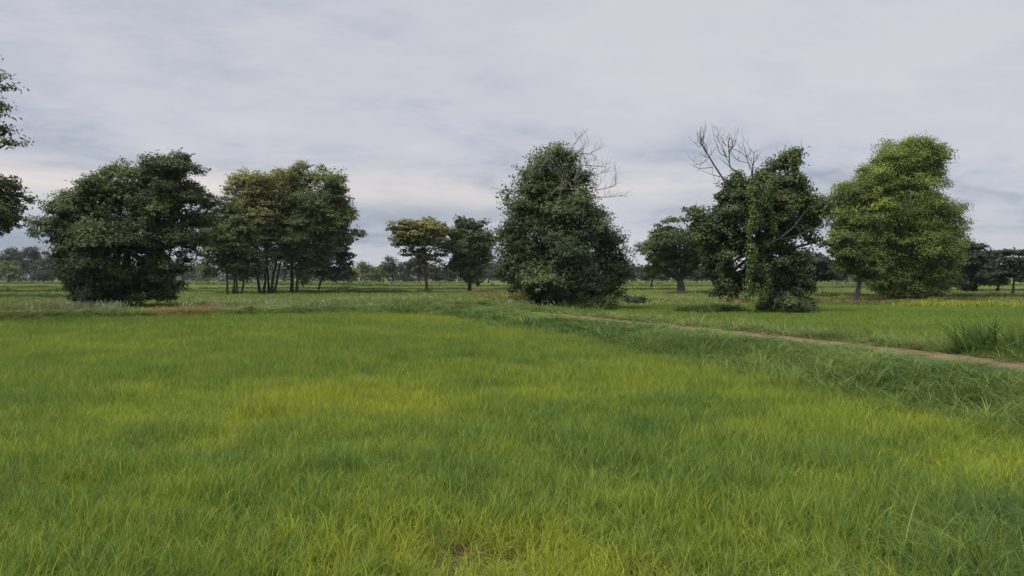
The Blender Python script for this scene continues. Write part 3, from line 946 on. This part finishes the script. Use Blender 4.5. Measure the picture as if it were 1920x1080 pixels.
tree('grove_tree', 'leftmost tree of the grove, low crown over five thin dark stems', (438, 554), 89,
     [(440, 440, 48, 38), (415, 470, 38, 42), (402, 505, 25, 20, .7), (448, 500, 34, 24), (392, 470, 14, 22, .6), (430, 400, 30, 24), (470, 500, 26, 20), (425, 440, 40, 36), (465, 455, 34, 36)], 40000, (.28, .14), 'l_mid',
     stems=[(428, 555, 425), (434, 555, 436), (440, 555, 441), (447, 555, 440), (453, 555, 462)], trunk_r=.13, fork=.42, layered=.22, flat=.7, spray=.5, tone0=.48, top=.3, droop=.2)
tree('grove_tree', 'central tree of the grove, olive topped, on a fan of slim trunks', (501, 552), 92,
     [(480, 358, 58, 36), (522, 350, 50, 34), (452, 340, 26, 20, .7), (500, 415, 56, 42), (500, 468, 44, 34), (455, 385, 36, 24), (435, 355, 14, 10, .5), (540, 400, 40, 40), (470, 425, 44, 40), (525, 455, 38, 38), (510, 385, 50, 36)], 56000, (.28, .14), 'l_olive',
     stems=[(487, 552, 478), (493, 552, 494), (502, 552, 497), (509, 552, 528), (514, 552, 536)], trunk_r=.16, fork=.48, layered=.25, flat=.7, spray=.55, tone0=.45, top=.35, droop=.2)
tree('grove_tree', 'right tree of the grove, spreading wide to the right over two trunks', (551, 552), 93,
     [(590, 370, 52, 42), (562, 336, 40, 24), (625, 352, 28, 22), (632, 392, 32, 26), (655, 402, 18, 12, .6), (560, 440, 50, 44), (604, 448, 40, 40), (655, 440, 26, 13, .6), (678, 440, 9, 5, .6),
      (560, 492, 30, 24), (567, 522, 8, 18), (640, 375, 16, 10, .6), (590, 410, 50, 40), (580, 480, 40, 26), (618, 425, 38, 36)], 60000, (.28, .14), 'l_mid',
     stems=[(547, 552, 545), (557, 552, 566)], trunk_r=.22, fork=.45, layered=.22, flat=.7, spray=.55, tone0=.48, top=.35, droop=.2)
tree('grove_tree', 'single-trunked grey-green tree just right of and behind the grove', (596, 546), 115,
     [(620, 480, 34, 28), (642, 492, 16, 18, .7), (598, 500, 28, 22), (612, 455, 20, 18), (630, 515, 26, 12, .6)], 14000, (.36, .19), 'l_dull', trunk_r=.24, layered=.3, spray=.5, fork=.3)
tree('umbrella_tree', 'small flat-topped olive tree on one slim trunk in mid field', (801, 550), 100.5,
     [(787, 428, 46, 15), (762, 431, 24, 12), (815, 430, 22, 14), (752, 452, 18, 9, .7), (776, 452, 32, 13), (815, 455, 24, 16), (772, 472, 26, 9, .7), (800, 478, 18, 12, .8), (745, 461, 13, 4, .6), (828, 476, 12, 9, .7), (790, 494, 16, 9, .6), (790, 445, 44, 22)],
     17000, (.32, .17), 'l_olive', trunk_r=.21, fork=.42, layered=.35, flat=.55, spray=.5, tone0=.38, top=.35, ns=8)
tree('dark_tree', 'dark spiky-topped tree right beside the flat-topped olive tree', (880, 549), 104,
     [(880, 445, 36, 26), (866, 418, 13, 12, .6), (903, 424, 14, 11, .5), (880, 480, 40, 28), (885, 508, 34, 20), (862, 497, 22, 16, .8), (903, 470, 22, 26), (854, 458, 16, 22, .8), (896, 528, 12, 6, .5), (880, 465, 38, 40)],
     26000, (.34, .18), 'l_dark', trunk_r=.33, fork=.25, spray=.6, tone0=.46)
t6 = tree('creeper_tree', 'tall conical dark tree with bleached dead branches at its top', (1030, 583), 47.8,
     [(1040, 318, 44, 34), (1050, 297, 18, 16, .8), (1018, 350, 42, 34), (1062, 352, 40, 32), (1085, 395, 36, 26), (1040, 400, 70, 42), (982, 398, 26, 28, .5), (950, 368, 11, 11, .4), (1118, 418, 24, 16, .6), (1000, 450, 66, 48),
      (1090, 455, 66, 48), (1150, 478, 28, 32, .6), (955, 455, 28, 36, .6), (1050, 520, 92, 48), (1000, 532, 42, 42), (1112, 530, 55, 46), (1165, 505, 18, 26, .45), (1060, 560, 82, 22), (1130, 562, 22, 18), (945, 505, 22, 26, .5)],
     110000, (.175, .088), 'l_dark', trunk_r=.30, sub=16, subr=.32, spray=.70, twig=.22, flat=1.0, per=11, tone0=.50, top=.30, stems=[(1010, 583), (1035, 583), (1075, 583)], fork=.35)
def z6(pts): return [(1040 + a / 4.91, 260 + b / 4.91) for a, b in pts]
def z6b(pts): return [(900 + a / 2.92, 250 + b / 2.92) for a, b in pts]
bare(t6, [z6([(230, 790), (250, 620), (300, 570), (350, 500), (340, 440), (300, 430)]), z6([(300, 570), (460, 570), (570, 560)]), z6([(350, 505), (440, 490), (510, 470), (520, 430)]),
          z6([(200, 350), (330, 375), (400, 350), (450, 340)]), z6([(150, 430), (200, 320), (260, 285), (240, 220)]), z6([(260, 285), (360, 295), (440, 300)]),
          z6([(100, 220), (200, 160), (240, 150)]), z6([(190, 180), (310, 190), (350, 215)]), z6([(110, 170), (190, 60), (225, 15)]), z6([(60, 640), (30, 560), (60, 430), (20, 370)]), z6([(170, 600), (165, 480), (180, 380)]),
          z6b([(410, 440), (430, 340), (440, 240), (400, 240), (340, 170)]), z6b([(375, 370), (410, 330), (520, 325)]), z6b([(320, 230), (350, 180), (420, 165)]), z6b([(505, 330), (510, 260), (540, 190)])],
     47.8, .030, 'barkgrey', 5, yoff=-1.9, twig=1.5)
tree('round_tree', 'rounded tree on a stout grey trunk over bare red earth', (1277, 551), 97,
     [(1265, 455, 48, 34), (1232, 470, 24, 34), (1292, 470, 38, 38), (1260, 500, 46, 24), (1312, 445, 22, 24), (1238, 440, 20, 18), (1320, 480, 30, 30), (1270, 478, 56, 42), (1300, 505, 30, 22), (1235, 495, 24, 22)],
     32000, (.30, .17), 'l_mid', bmat='barkdead', trunk_r=.62, fork=.22, spray=.35, tone0=.42)
t8 = tree('vine_tree', 'vine-draped tree with bare grey branches sticking up at its left', (1452, 590), 43.1,
     [(1480, 352, 46, 38), (1512, 380, 30, 42), (1480, 308, 16, 24), (1442, 348, 32, 26, .7), (1455, 312, 12, 12, .5), (1402, 372, 36, 34), (1380, 345, 18, 16), (1372, 402, 44, 36), (1338, 448, 46, 32), (1312, 398, 22, 10, .6), (1300, 412, 14, 7, .5), (1330, 420, 24, 12, .7),
      (1400, 440, 56, 52), (1452, 400, 40, 34), (1500, 430, 36, 26, .55), (1526, 408, 18, 34, .6), (1372, 500, 46, 36), (1402, 528, 46, 26), (1364, 543, 16, 16), (1345, 548, 8, 10, .5), (1450, 500, 46, 40), (1482, 540, 40, 32), (1470, 568, 38, 20), (1503, 580, 26, 10), (1500, 482, 20, 18, .5), (1530, 455, 14, 12, .4), (1440, 455, 40, 24, .5)],
     80000, (.185, .10), 'l_dark', bmat='barkdead', trunk_r=.34, sub=14, subr=.36, spray=.35, tone0=.50, top=.15, fork=.42, droop=.25, fill=.10, trunk_top=(1432, 470))
def z8(pts, r=None): return [((1280 + a / 9, 250 + b / 9, r) if r else (1280 + a / 9, 250 + b / 9)) for a, b in pts]
bare(t8, [z8([(800, 1250), (690, 930), (480, 590), (350, 380), (250, 220), (260, 150)], .06), z8([(240, 265), (180, 262), (100, 210)]), z8([(380, 455), (290, 430), (205, 375)]), z8([(450, 600), (320, 625), (210, 640), (150, 700)]),
          z8([(350, 470), (260, 550), (150, 550)]), z8([(570, 765), (430, 735), (330, 700)]), z8([(660, 895), (560, 885), (450, 860)]), z8([(350, 380), (350, 290), (340, 190)]), z8([(390, 440), (430, 380), (460, 320)]),
          z8([(1000, 900), (860, 700), (720, 600), (700, 350), (680, 250), (690, 130)], .05), z8([(690, 440), (570, 370), (520, 230), (480, 120), (490, 50)]), z8([(670, 430), (580, 240), (520, 170)]), z8([(660, 250), (600, 180), (570, 80)]),
          z8([(700, 350), (780, 280), (830, 220), (840, 130)]), z8([(1090, 760), (1050, 560), (860, 510), (760, 430), (730, 360)]), z8([(1060, 640), (1010, 450), (900, 350), (780, 290), (740, 260)]), z8([(1010, 440), (960, 340), (930, 280)]), z8([(1020, 430), (1050, 370), (1050, 320)]),
          z8([(1110, 900), (1095, 640), (1105, 520)], .06),
          [(1445, 350), (1455, 330), (1452, 305), (1462, 298)], [(1478, 300), (1490, 290), (1497, 283)]],
     43.1, .022, 'barkdead', 9, yoff=-.8, twig=.8)
bare(t8, [[(1395, 400, .06), (1410, 395), (1420, 405)], [(1422, 462, .06), (1448, 447), (1470, 428), (1490, 400)], [(1440, 452, .045), (1470, 447), (1500, 436)], [(1378, 440, .035), (1372, 410), (1384, 380)]], 43.1, .04, 'barkdead', 10, yoff=-1.3, twig=.15)
vine(t8, 'creeper', [(1392, 350), (1398, 400), (1390, 450), (1392, 500), (1380, 560)], 43.1, .48, 2000, (.14, .09), 'l_vine', -1.9)
vine(t8, 'creeper', [(1480, 288), (1484, 330), (1478, 370), (1470, 400)], 43.1, .42, 2400, (.14, .09), 'l_vine', -1.1)
vine(t8, 'creeper', [(1430, 340), (1425, 390), (1432, 440)], 43.1, .26, 1300, (.14, .09), 'l_vine', -1.5)
vine(t8, 'creeper', [(1368, 330), (1372, 360), (1366, 400)], 43.1, .26, 1000, (.14, .09), 'l_vine', -.9)
vine(t8, 'creeper', [(1412, 500), (1415, 540), (1408, 560)], 43.1, .28, 1000, (.14, .09), 'l_vine', -1.5)
vine(t8, 'creeper', [(1350, 470), (1345, 510), (1360, 555)], 43.1, .30, 1100, (.14, .09), 'l_dark', -1.0)
tree('fluffy_tree', 'tall fresh green tree with a soft billowing crown at right', (1690, 563), 70,
     [(1705, 296, 54, 34), (1722, 282, 34, 20), (1680, 328, 52, 34), (1742, 326, 28, 38), (1764, 300, 13, 34, .8), (1602, 370, 40, 34), (1640, 400, 48, 46), (1655, 345, 38, 26), (1700, 395, 66, 50), (1758, 410, 38, 40), (1784, 420, 22, 44, 1.0), (1770, 460, 30, 40), (1575, 400, 24, 40, .7),
      (1600, 440, 42, 42), (1660, 462, 58, 48), (1722, 478, 58, 48), (1700, 530, 54, 30, 1.3), (1752, 490, 34, 40), (1650, 302, 18, 12, .6), (1740, 530, 34, 26, 1.2), (1660, 525, 40, 28, 1.2), (1700, 550, 44, 14)],
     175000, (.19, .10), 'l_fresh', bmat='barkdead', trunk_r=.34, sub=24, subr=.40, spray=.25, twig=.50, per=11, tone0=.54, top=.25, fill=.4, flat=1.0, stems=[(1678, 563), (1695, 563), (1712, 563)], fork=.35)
tree('leaning_tree', 'small green tree on a leaning trunk under the fluffy tree', (1603, 566), 65.5,
     [(1598, 478, 40, 34), (1622, 498, 34, 20), (1572, 462, 18, 26, .6), (1640, 512, 22, 12, .6), (1590, 505, 24, 12, .6)], 22000, (.24, .13), 'l_fresh', bmat='barkdead', trunk_r=.26, trunk_top=(1613, 520), spray=.25, tone0=.36)
tree('low_tree', 'low green bushy tree tucked at the right foot of the fluffy tree', (1780, 551), 97,
     [(1778, 515, 28, 26), (1765, 500, 18, 20), (1795, 528, 14, 16), (1765, 535, 16, 10)], 7000, (.26, .14), 'l_vine', trunk_r=.15, fork=.3)
tree('dark_tree', 'dark round tree in the gap between vine tree and fluffy tree', (1527, 551), 97,
     [(1525, 505, 34, 22), (1505, 512, 20, 18), (1548, 508, 20, 22), (1530, 488, 22, 12, .8), (1527, 508, 36, 24)], 16000, (.32, .17), 'l_dull', trunk_r=.30, fork=.3)
tree('dark_tree', 'tall dark tree with a rounded top near the right edge', (1828, 549), 104,
     [(1830, 470, 20, 16), (1808, 462, 12, 8, .7), (1815, 490, 26, 20), (1850, 492, 20, 16), (1864, 480, 10, 7, .7), (1830, 515, 36, 20), (1812, 532, 22, 14), (1852, 480, 10, 10), (1835, 500, 32, 32)], 22000, (.34, .18), 'l_dull', trunk_r=.30, fork=.3, layered=.3)
tree('layered_tree', 'tiered dark tree with open flat branches at the right edge', (1898, 556), 84,
     [(1898, 474, 22, 9, .6), (1878, 480, 12, 5, .5), (1915, 478, 12, 6, .5), (1890, 492, 26, 7, .8), (1915, 498, 22, 8, .8), (1900, 510, 34, 8, .8), (1878, 520, 22, 8, .7), (1920, 520, 26, 8, .7)], 9000, (.28, .13), 'l_dull', trunk_r=.14, fork=.5, layered=.6, flat=.4, spray=.5)

# --- the distant treeline
FAR = [
    (16, 529, [(16, 480, 28, 9), (8, 492, 26, 12), (30, 500, 22, 14)], 'l_dull', 'far flat-topped dark tree at the left edge of the treeline', .3),
    (61, 528, [(58, 482, 24, 14), (50, 500, 26, 16), (72, 496, 18, 16), (60, 475, 14, 8)], 'l_grey', 'far domed grey-green tree with a pale trunk at left', .3),
    (98, 529, [(95, 500, 24, 18), (110, 492, 20, 12)], 'l_dull', 'far dark tree half behind the big round tree on its left', .2),
    (14, 531, [(14, 506, 18, 10), (24, 515, 14, 8)], 'l_mid', 'far lighter green shrubby tree below the flat-topped one at left', .2),
    (84, 530, [(84, 518, 16, 8), (74, 521, 12, 6)], 'l_dull', 'far low dark bush right of the pale trunk at left', .1),
    (345, 527, [(345, 515, 16, 9), (360, 517, 14, 8)], 'l_dull', 'far bluish tree seen right of the big round tree', .1),
    (388, 527, [(388, 522, 12, 4)], 'l_olive', 'far pale olive bush left of the grove stems', .1),
    (520, 528, [(515, 508, 18, 14), (535, 512, 14, 12)], 'l_dull', 'far bluish tree seen through the grove trunks', .2),
    (575, 529, [(575, 512, 16, 12), (588, 517, 12, 8)], 'l_grey', 'far grey tree seen at the right trunks of the grove', .2),
    (632, 532, [(620, 515, 22, 10), (640, 518, 20, 9), (608, 520, 14, 8)], 'l_brown', 'far wide brownish thicket right of the grove', .2),
    (660, 531, [(660, 514, 13, 12), (650, 520, 12, 8)], 'l_olive', 'far olive bush at the right end of the brownish thicket', .2),
    (688, 530, [(687, 506, 13, 10), (692, 517, 14, 10), (682, 498, 8, 6)], 'l_mid', 'far small round tree standing alone left of centre', .2),
    (718, 530, [(716, 515, 10, 10), (722, 508, 8, 7)], 'l_fresh', 'far pale green small tree left of the ragged dark one', .15),
    (738, 530, [(732, 497, 14, 10), (742, 510, 16, 14), (752, 500, 8, 9, .5), (719, 498, 4, 6, .5)], 'l_dull', 'far ragged dark tree left of the flat-topped olive tree', .3),
    (762, 531, [(762, 516, 10, 12)], 'l_dull', 'far small dark tree just left of the flat-topped tree', .2),
    (785, 532, [(778, 500, 16, 18), (795, 512, 18, 15)], 'l_brown', 'far dusky tree standing behind the flat-topped olive tree', .3),
    (818, 532, [(815, 508, 14, 16), (822, 518, 12, 10)], 'l_dull', 'far dark tree between the flat-topped tree and the spiky one', .2),
    (842, 530, [(842, 518, 12, 9)], 'l_brown', 'far brownish bush left of the spiky dark tree', .1),
    (915, 531, [(915, 512, 16, 14), (930, 505, 14, 14)], 'l_dull', 'far dark tree right of the spiky dark tree', .2),
    (945, 530, [(945, 512, 18, 12), (955, 500, 12, 12)], 'l_grey', 'far grey-green tree at the left flank of the conical tree', .2),
    (1185, 531, [(1188, 512, 16, 13), (1175, 518, 12, 9)], 'l_grey', 'far grey-green tree right of the conical tree', .2),
    (1222, 541, [(1218, 516, 12, 9), (1228, 512, 9, 8)], 'l_dull', 'small dark tree on a thin trunk between conical and rounded trees', .18),
    (1243, 531, [(1243, 516, 14, 10)], 'l_grey', 'far low grey tree left of the stout trunk', .1),
    (1305, 531, [(1305, 514, 18, 13), (1325, 518, 16, 10)], 'l_dull', 'far dark tree right of the stout trunk', .2),
    (1345, 531, [(1345, 512, 18, 14)], 'l_grey', 'far tree showing under the left side of the vine tree', .2),
    (1500, 532, [(1500, 508, 14, 14), (1492, 518, 12, 10)], 'l_grey', 'far tree just right of the vine tree', .2),
    (1568, 533, [(1566, 508, 14, 18), (1578, 518, 14, 10)], 'l_dull', 'far dark tree left of the leaning trunk', .2),
    (1612, 533, [(1612, 518, 18, 11)], 'l_dull', 'far dark tree right behind the leaning trunk', .2),
    (1640, 534, [(1640, 512, 14, 16)], 'l_grey', 'far grey tree seen between leaning trunk and fluffy tree', .2),
    (1668, 534, [(1666, 514, 14, 15)], 'l_dull', 'far dark tree at the left foot of the fluffy tree', .2),
    (1738, 534, [(1738, 512, 16, 16)], 'l_grey', 'far grey tree at the right foot of the fluffy tree', .2),
    (1800, 535, [(1800, 515, 14, 14)], 'l_grey', 'far tree behind the low bushy one at right', .2),
    (1868, 549, [(1868, 522, 14, 12), (1876, 530, 10, 8)], 'l_dull', 'dark short tree between the two right edge trees', .2),
    (1935, 548, [(1930, 502, 22, 16), (1945, 515, 24, 18), (1925, 520, 16, 12)], 'l_dull', 'dark tree cut by the right edge of the frame', .3),
    (455, 529, [(455, 512, 16, 12), (440, 516, 12, 9)], 'l_grey', 'far tree behind the left stems of the grove', .2),
    (487, 529, [(487, 508, 14, 14)], 'l_dull', 'far dusky tree behind the middle stems of the grove', .2),
]
for (bx, by, lobes, lm, lab, tr_) in FAR:
    D = (CH) * F / (by - HY)
    n = int(1500 + sum(l[2] * l[3] for l in lobes) * 5.0)
    lf = .0021 * D
    tree('distant_tree', lab, (bx, by), D, [(l[0], l[1], l[2] * 1.15, l[3] * 1.15, l[4] if len(l) > 4 else 1.0) for l in lobes], n, (lf, lf * .55), lm, trunk_r=tr_ * 1.6, ns=6, fork=.35,
         spray=.003 * D, twig=.0035 * D, per=7, sub=9, twigs=False, group='trees of the distant treeline', limbs=True, bmat='barkpale' if bx == 61 else 'bark', depth=.7)

# far scrub line closing the horizon
V_, Q_, T_ = [], [], []
nsc = 15000
ang = rng.uniform(-.78, .78, nsc)
DD = rng.uniform(330, 520, nsc)
hgt = (4 + 9 * fbm(ang * 300, DD * 0, 9.0, 77) ** 1.6) * rng.uniform(.05, 1.0, nsc)
P_ = np.stack([ang * DD, DD, hgt], 1)
nr = rand_dirs(nsc) + np.array([0, -.3, .8]); nr /= np.linalg.norm(nr, axis=1)[:, None]
dd_ = np.cross(nr, rand_dirs(nsc)); dd_ /= np.linalg.norm(dd_, axis=1)[:, None]; ss_ = np.cross(nr, dd_)
V = np.stack([P_ - dd_ * .9, P_ + ss_ * .8, P_ + dd_ * .9, P_ - ss_ * .8], 1).reshape(-1, 3)
b = (np.arange(nsc) * 4)[:, None]
Fc = np.stack([b + np.array([0, 1, 2]), b + np.array([0, 2, 3])], 1).reshape(-1, 3)
o = mesh_obj('far_wood', V, Fc, M['l_dull'], attr={'tone': np.repeat(rng.uniform(.2, .8, nsc), 2)})
tag(o, 'low hazy line of far woods closing the fields at the horizon', 'woods', kind='stuff')

# pale roadside shrubs in front of the treeline
nsc = 5200
ang = np.concatenate([rng.uniform(-.20, -.05, 1700), rng.uniform(.14, .62, 2500), rng.uniform(-.4, -.22, 1000)])
DD = rng.uniform(205, 240, nsc)
hgt = 1.6 * fbm(ang * 300, DD * 0, 4.0, 79) * rng.uniform(.05, 1.0, nsc)
P_ = np.stack([ang * DD, DD, hgt], 1)
nr = rand_dirs(nsc) + np.array([0, -.3, .8]); nr /= np.linalg.norm(nr, axis=1)[:, None]
dd_ = np.cross(nr, rand_dirs(nsc)); dd_ /= np.linalg.norm(dd_, axis=1)[:, None]; ss_ = np.cross(nr, dd_)
V = np.stack([P_ - dd_ * .3, P_ + ss_ * .2, P_ + dd_ * .3, P_ - ss_ * .2], 1).reshape(-1, 3)
b = (np.arange(nsc) * 4)[:, None]
Fc = np.stack([b + np.array([0, 1, 2]), b + np.array([0, 2, 3])], 1).reshape(-1, 3)
o = mesh_obj('far_scrub', V, Fc, M['l_vine'], attr={'tone': np.repeat(rng.uniform(.5, 1, nsc), 2)})
tag(o, 'pale green scrub along the foot of the distant treeline', 'scrub', kind='stuff')


# ------------------------------------------------------------------ bushes and small things
def bush(name, label, base, D, lobes, n, leaf, mat, **kw):
    return tree(name, label, base, D, lobes, n, leaf, mat, cat='bush', trunk_r=.05, fork=.2, limbs=True, ns=5, **kw)


bush('grey_bush', 'low greyish bush standing alone right of the conical tree', (1193, 571), 59, [(1188, 565, 14, 6), (1202, 565, 9, 5), (1180, 563, 7, 6)], 1800, (.14, .08), 'l_grey', spray=.2)
bush('leafy_bush', 'leafy green bush at the right foot of the conical tree', (1110, 586), 45.5, [(1110, 572, 26, 13), (1085, 576, 20, 9), (1136, 574, 16, 11)], 6000, (.13, .07), 'l_mid', spray=.3)
bush('dark_bush', 'dark bush heaped round the foot of the vine tree', (1490, 592), 42, [(1480, 578, 34, 14), (1505, 584, 22, 8), (1450, 574, 20, 14)], 7000, (.13, .07), 'l_dark', spray=.3)
bush('leafy_bush', 'yellow-green creeper bush at the left foot of the conical tree', (962, 584), 46, [(975, 566, 12, 14), (968, 574, 9, 9)], 1600, (.12, .07), 'l_olive', spray=.3)
bush('dark_bush', 'little dark shrub on the bank right of the brown patch', (463, 589), 39.5, [(463, 584, 5, 4)], 400, (.08, .05), 'l_dark', spray=.1)
bush('dark_bush', 'little dark shrub in the bank below the right of the grove', (628, 584), 43.5, [(628, 580, 7, 4)], 400, (.08, .05), 'l_dark', spray=.1)


def mound(name, label, base, D, wpx, hpx, mat, cat='mound', rough=.25):
    c = wp(base[0], base[1], D); c[2] = H(c[0], c[1])
    w, h = wpx * D / F / 2, hpx * D / F
    V, Q = [], []
    nr_, na_ = 9, 22
    for i in range(nr_ + 1):
        t = i / nr_
        for k in range(na_):
            a = k / na_ * 2 * math.pi
            rr = w * t * (1 + rough * (vnoise(np.array(a * 1.3), np.array(t * 3), .8, 4) - .5))
            z = h * (1 - t ** 1.5) * (1 + rough * (random.random() - .5)) if t < 1 else -.05
            V.append((c[0] + rr * math.cos(a), c[1] + rr * math.sin(a) * .8, c[2] + float(z)))
    for i in range(nr_):
        for k in range(na_):
            Q.append((i * na_ + k, i * na_ + (k + 1) % na_, (i + 1) * na_ + (k + 1) % na_, (i + 1) * na_ + k))
    o_ = mesh_obj(name, V, Q, M[mat], smooth=True)
    tag(o_, label, cat)
    return o_


mound('termite_mound', 'conical red-brown earth mound seen under the vine tree', (1383, 572), 58, 36, 12, 'mound')
mound('earth_mound', 'low flat red earth heap round the stout grey trunk', (1280, 556), 84, 52, 3.6, 'mound')


def bar(p0, p1, r0, r1, ns=6, n=6, jit=.02):
    p = np.linspace(p0, p1, n); p[1:-1] += rng.normal(0, jit, (n - 2, 3))
    return tube(p, np.linspace(r0, r1, n), ns)


# fallen branch lying in the shade left of the vine tree
D = 42.3
a_, b_ = wp(1364, 588, D), wp(1403, 587, D)
for p in (a_, b_): p[2] = H(p[0], p[1]) + .10
root = empty('fallen_branch', tuple((a_ + b_) / 2 * np.array([1, 1, 0])))
tag(root, 'dark fallen branch lying on the grass left of the vine tree', 'branch')
v_, q_ = bar(a_, b_, .05, .09, 7, 8, .03); mesh_obj('limb', v_, q_, M['bark'], root, smooth=True)
for t, dz_, dx_ in ((.05, .16, -.12), (.42, .18, .08), (.97, .20, .10), (.98, -.12, .12)):
    p = a_ + (b_ - a_) * t
    v_, q_ = bar(p, p + np.array([dx_, .1, dz_]), .04, .02, 5, 4, .01); mesh_obj('twig', v_, q_, M['bark'], root, smooth=True)
# bleached sticks at the foot of the vine tree
for k_, (x0, y0, x1, y1, lab) in enumerate(((1452, 587, 1468, 590, 'short bleached stick at the left under the dark bush'), (1484, 590, 1500, 587, 'bleached stick at the right under the dark bush'))):
    p0, p1 = wp(x0, y0, 41.2), wp(x1, y1, 41.0); p0[2] = H(p0[0], p0[1]) + .05; p1[2] = H(p1[0], p1[1]) + .12
    v_, q_ = bar(p0, p1, .035, .02, 6, 6, .03)
    o = mesh_obj('stick', v_, q_, M['barkpale'], smooth=True); tag(o, lab, 'stick')


def post(px, by, ty, lab, w=.10, mat='barkpale', name='post'):
    D = CH * F / (by - HY)
    p0, p1 = wp(px, by, D), wp(px + .6, ty, D); p0[2] = -.1
    v_, q_ = bar(p0, p1, w, w * .8, 8, 5, .02)
    o_ = mesh_obj(name, v_, q_, M[mat], smooth=True); tag(o_, lab, 'post')


post(623, 533, 515, 'pale upright post in front of the brownish thicket', .13)
post(1651, 548, 528, 'pale slender post left of the fluffy tree', .10)
post(790, 531, 514, 'pale thin post behind the flat-topped tree', .14)

# small farm hut far behind the grove
m_, q0 = new_mat('teal_tin_roof'); M['teal'] = finish(m_, q0, (0.045, 0.15, 0.14), .6, .3)
m_, q0 = new_mat('hut_wall'); M['wall'] = finish(m_, q0, (0.30, 0.29, 0.26), .9, .1)
m_, q0 = new_mat('roof_frame_dark'); M['dk'] = finish(m_, q0, (0.05, 0.045, 0.04), .9, .1)
D = 300.0
c = wp(465, 527, D); c[2] = 0
root = empty('farm_hut', tuple(c)); tag(root, 'tiny farm hut with teal roof glimpsed through the grove stems', 'hut')
def boxm(x0, x1, y0, y1, z0, z1):
    V = np.array([(x, y, z) for z in (z0, z1) for (x, y) in ((x0, y0), (x1, y0), (x1, y1), (x0, y1))]) + c
    Q = np.array([(0, 3, 2, 1), (4, 5, 6, 7), (0, 1, 5, 4), (1, 2, 6, 5), (2, 3, 7, 6), (3, 0, 4, 7)])
    return V, Q
v_, q_ = boxm(-1.6, 1.6, -1.2, 1.2, 0, 1.7); mesh_obj('wall', v_, q_, M['wall'], root)
v_, q_ = boxm(-.4, .4, -1.26, -1.205, .02, 1.4); mesh_obj('door', v_, q_, M['dk'], root)
V = np.array([(-2.1, -1.7, 1.62), (2.1, -1.7, 1.62), (2.1, 1.7, 1.62), (-2.1, 1.7, 1.62), (-1.9, 0, 2.7), (1.9, 0, 2.7),
              (-2.1, -1.7, 1.7), (2.1, -1.7, 1.7), (2.1, 1.7, 1.7), (-2.1, 1.7, 1.7), (-1.9, 0, 2.8), (1.9, 0, 2.8)]) + c
Q = np.array([(6, 7, 11, 10), (9, 10, 11, 8), (0, 4, 5, 1), (3, 2, 5, 4), (0, 1, 7, 6), (2, 3, 9, 8), (0, 6, 10, 4), (4, 10, 9, 3), (1, 5, 11, 7), (5, 2, 8, 11)])
mesh_obj('roof', V, Q, M['teal'], root)

# ------------------------------------------------------------------ haze
HZ = 0.00011
me = bpy.data.meshes.new('haze')
x0, x1, y0, y1, z0, z1 = -1900, 1900, -1900, 1900, -1.2, 24.0
me.from_pydata([(x, y, z) for z in (z0, z1) for (x, y) in ((x0, y0), (x1, y0), (x1, y1), (x0, y1))], [],
               [(0, 3, 2, 1), (4, 5, 6, 7), (0, 1, 5, 4), (1, 2, 6, 5), (2, 3, 7, 6), (3, 0, 4, 7)])
hm = bpy.data.materials.new('haze_air'); hm.use_nodes = True
for n in list(hm.node_tree.nodes): hm.node_tree.nodes.remove(n)
hq = G(hm.node_tree)
pv_ = hq.n('ShaderNodeVolumePrincipled'); pv_.inputs['Color'].default_value = (0.82, 0.88, 1.0, 1); pv_.inputs['Density'].default_value = HZ
pv_.inputs['Anisotropy'].default_value = 0.0
ho = hq.n('ShaderNodeOutputMaterial'); hq.put(ho.inputs['Volume'], pv_.outputs[0])
me.materials.append(hm)
o = bpy.data.objects.new('haze', me); COL.objects.link(o); tag(o, kind='stuff')
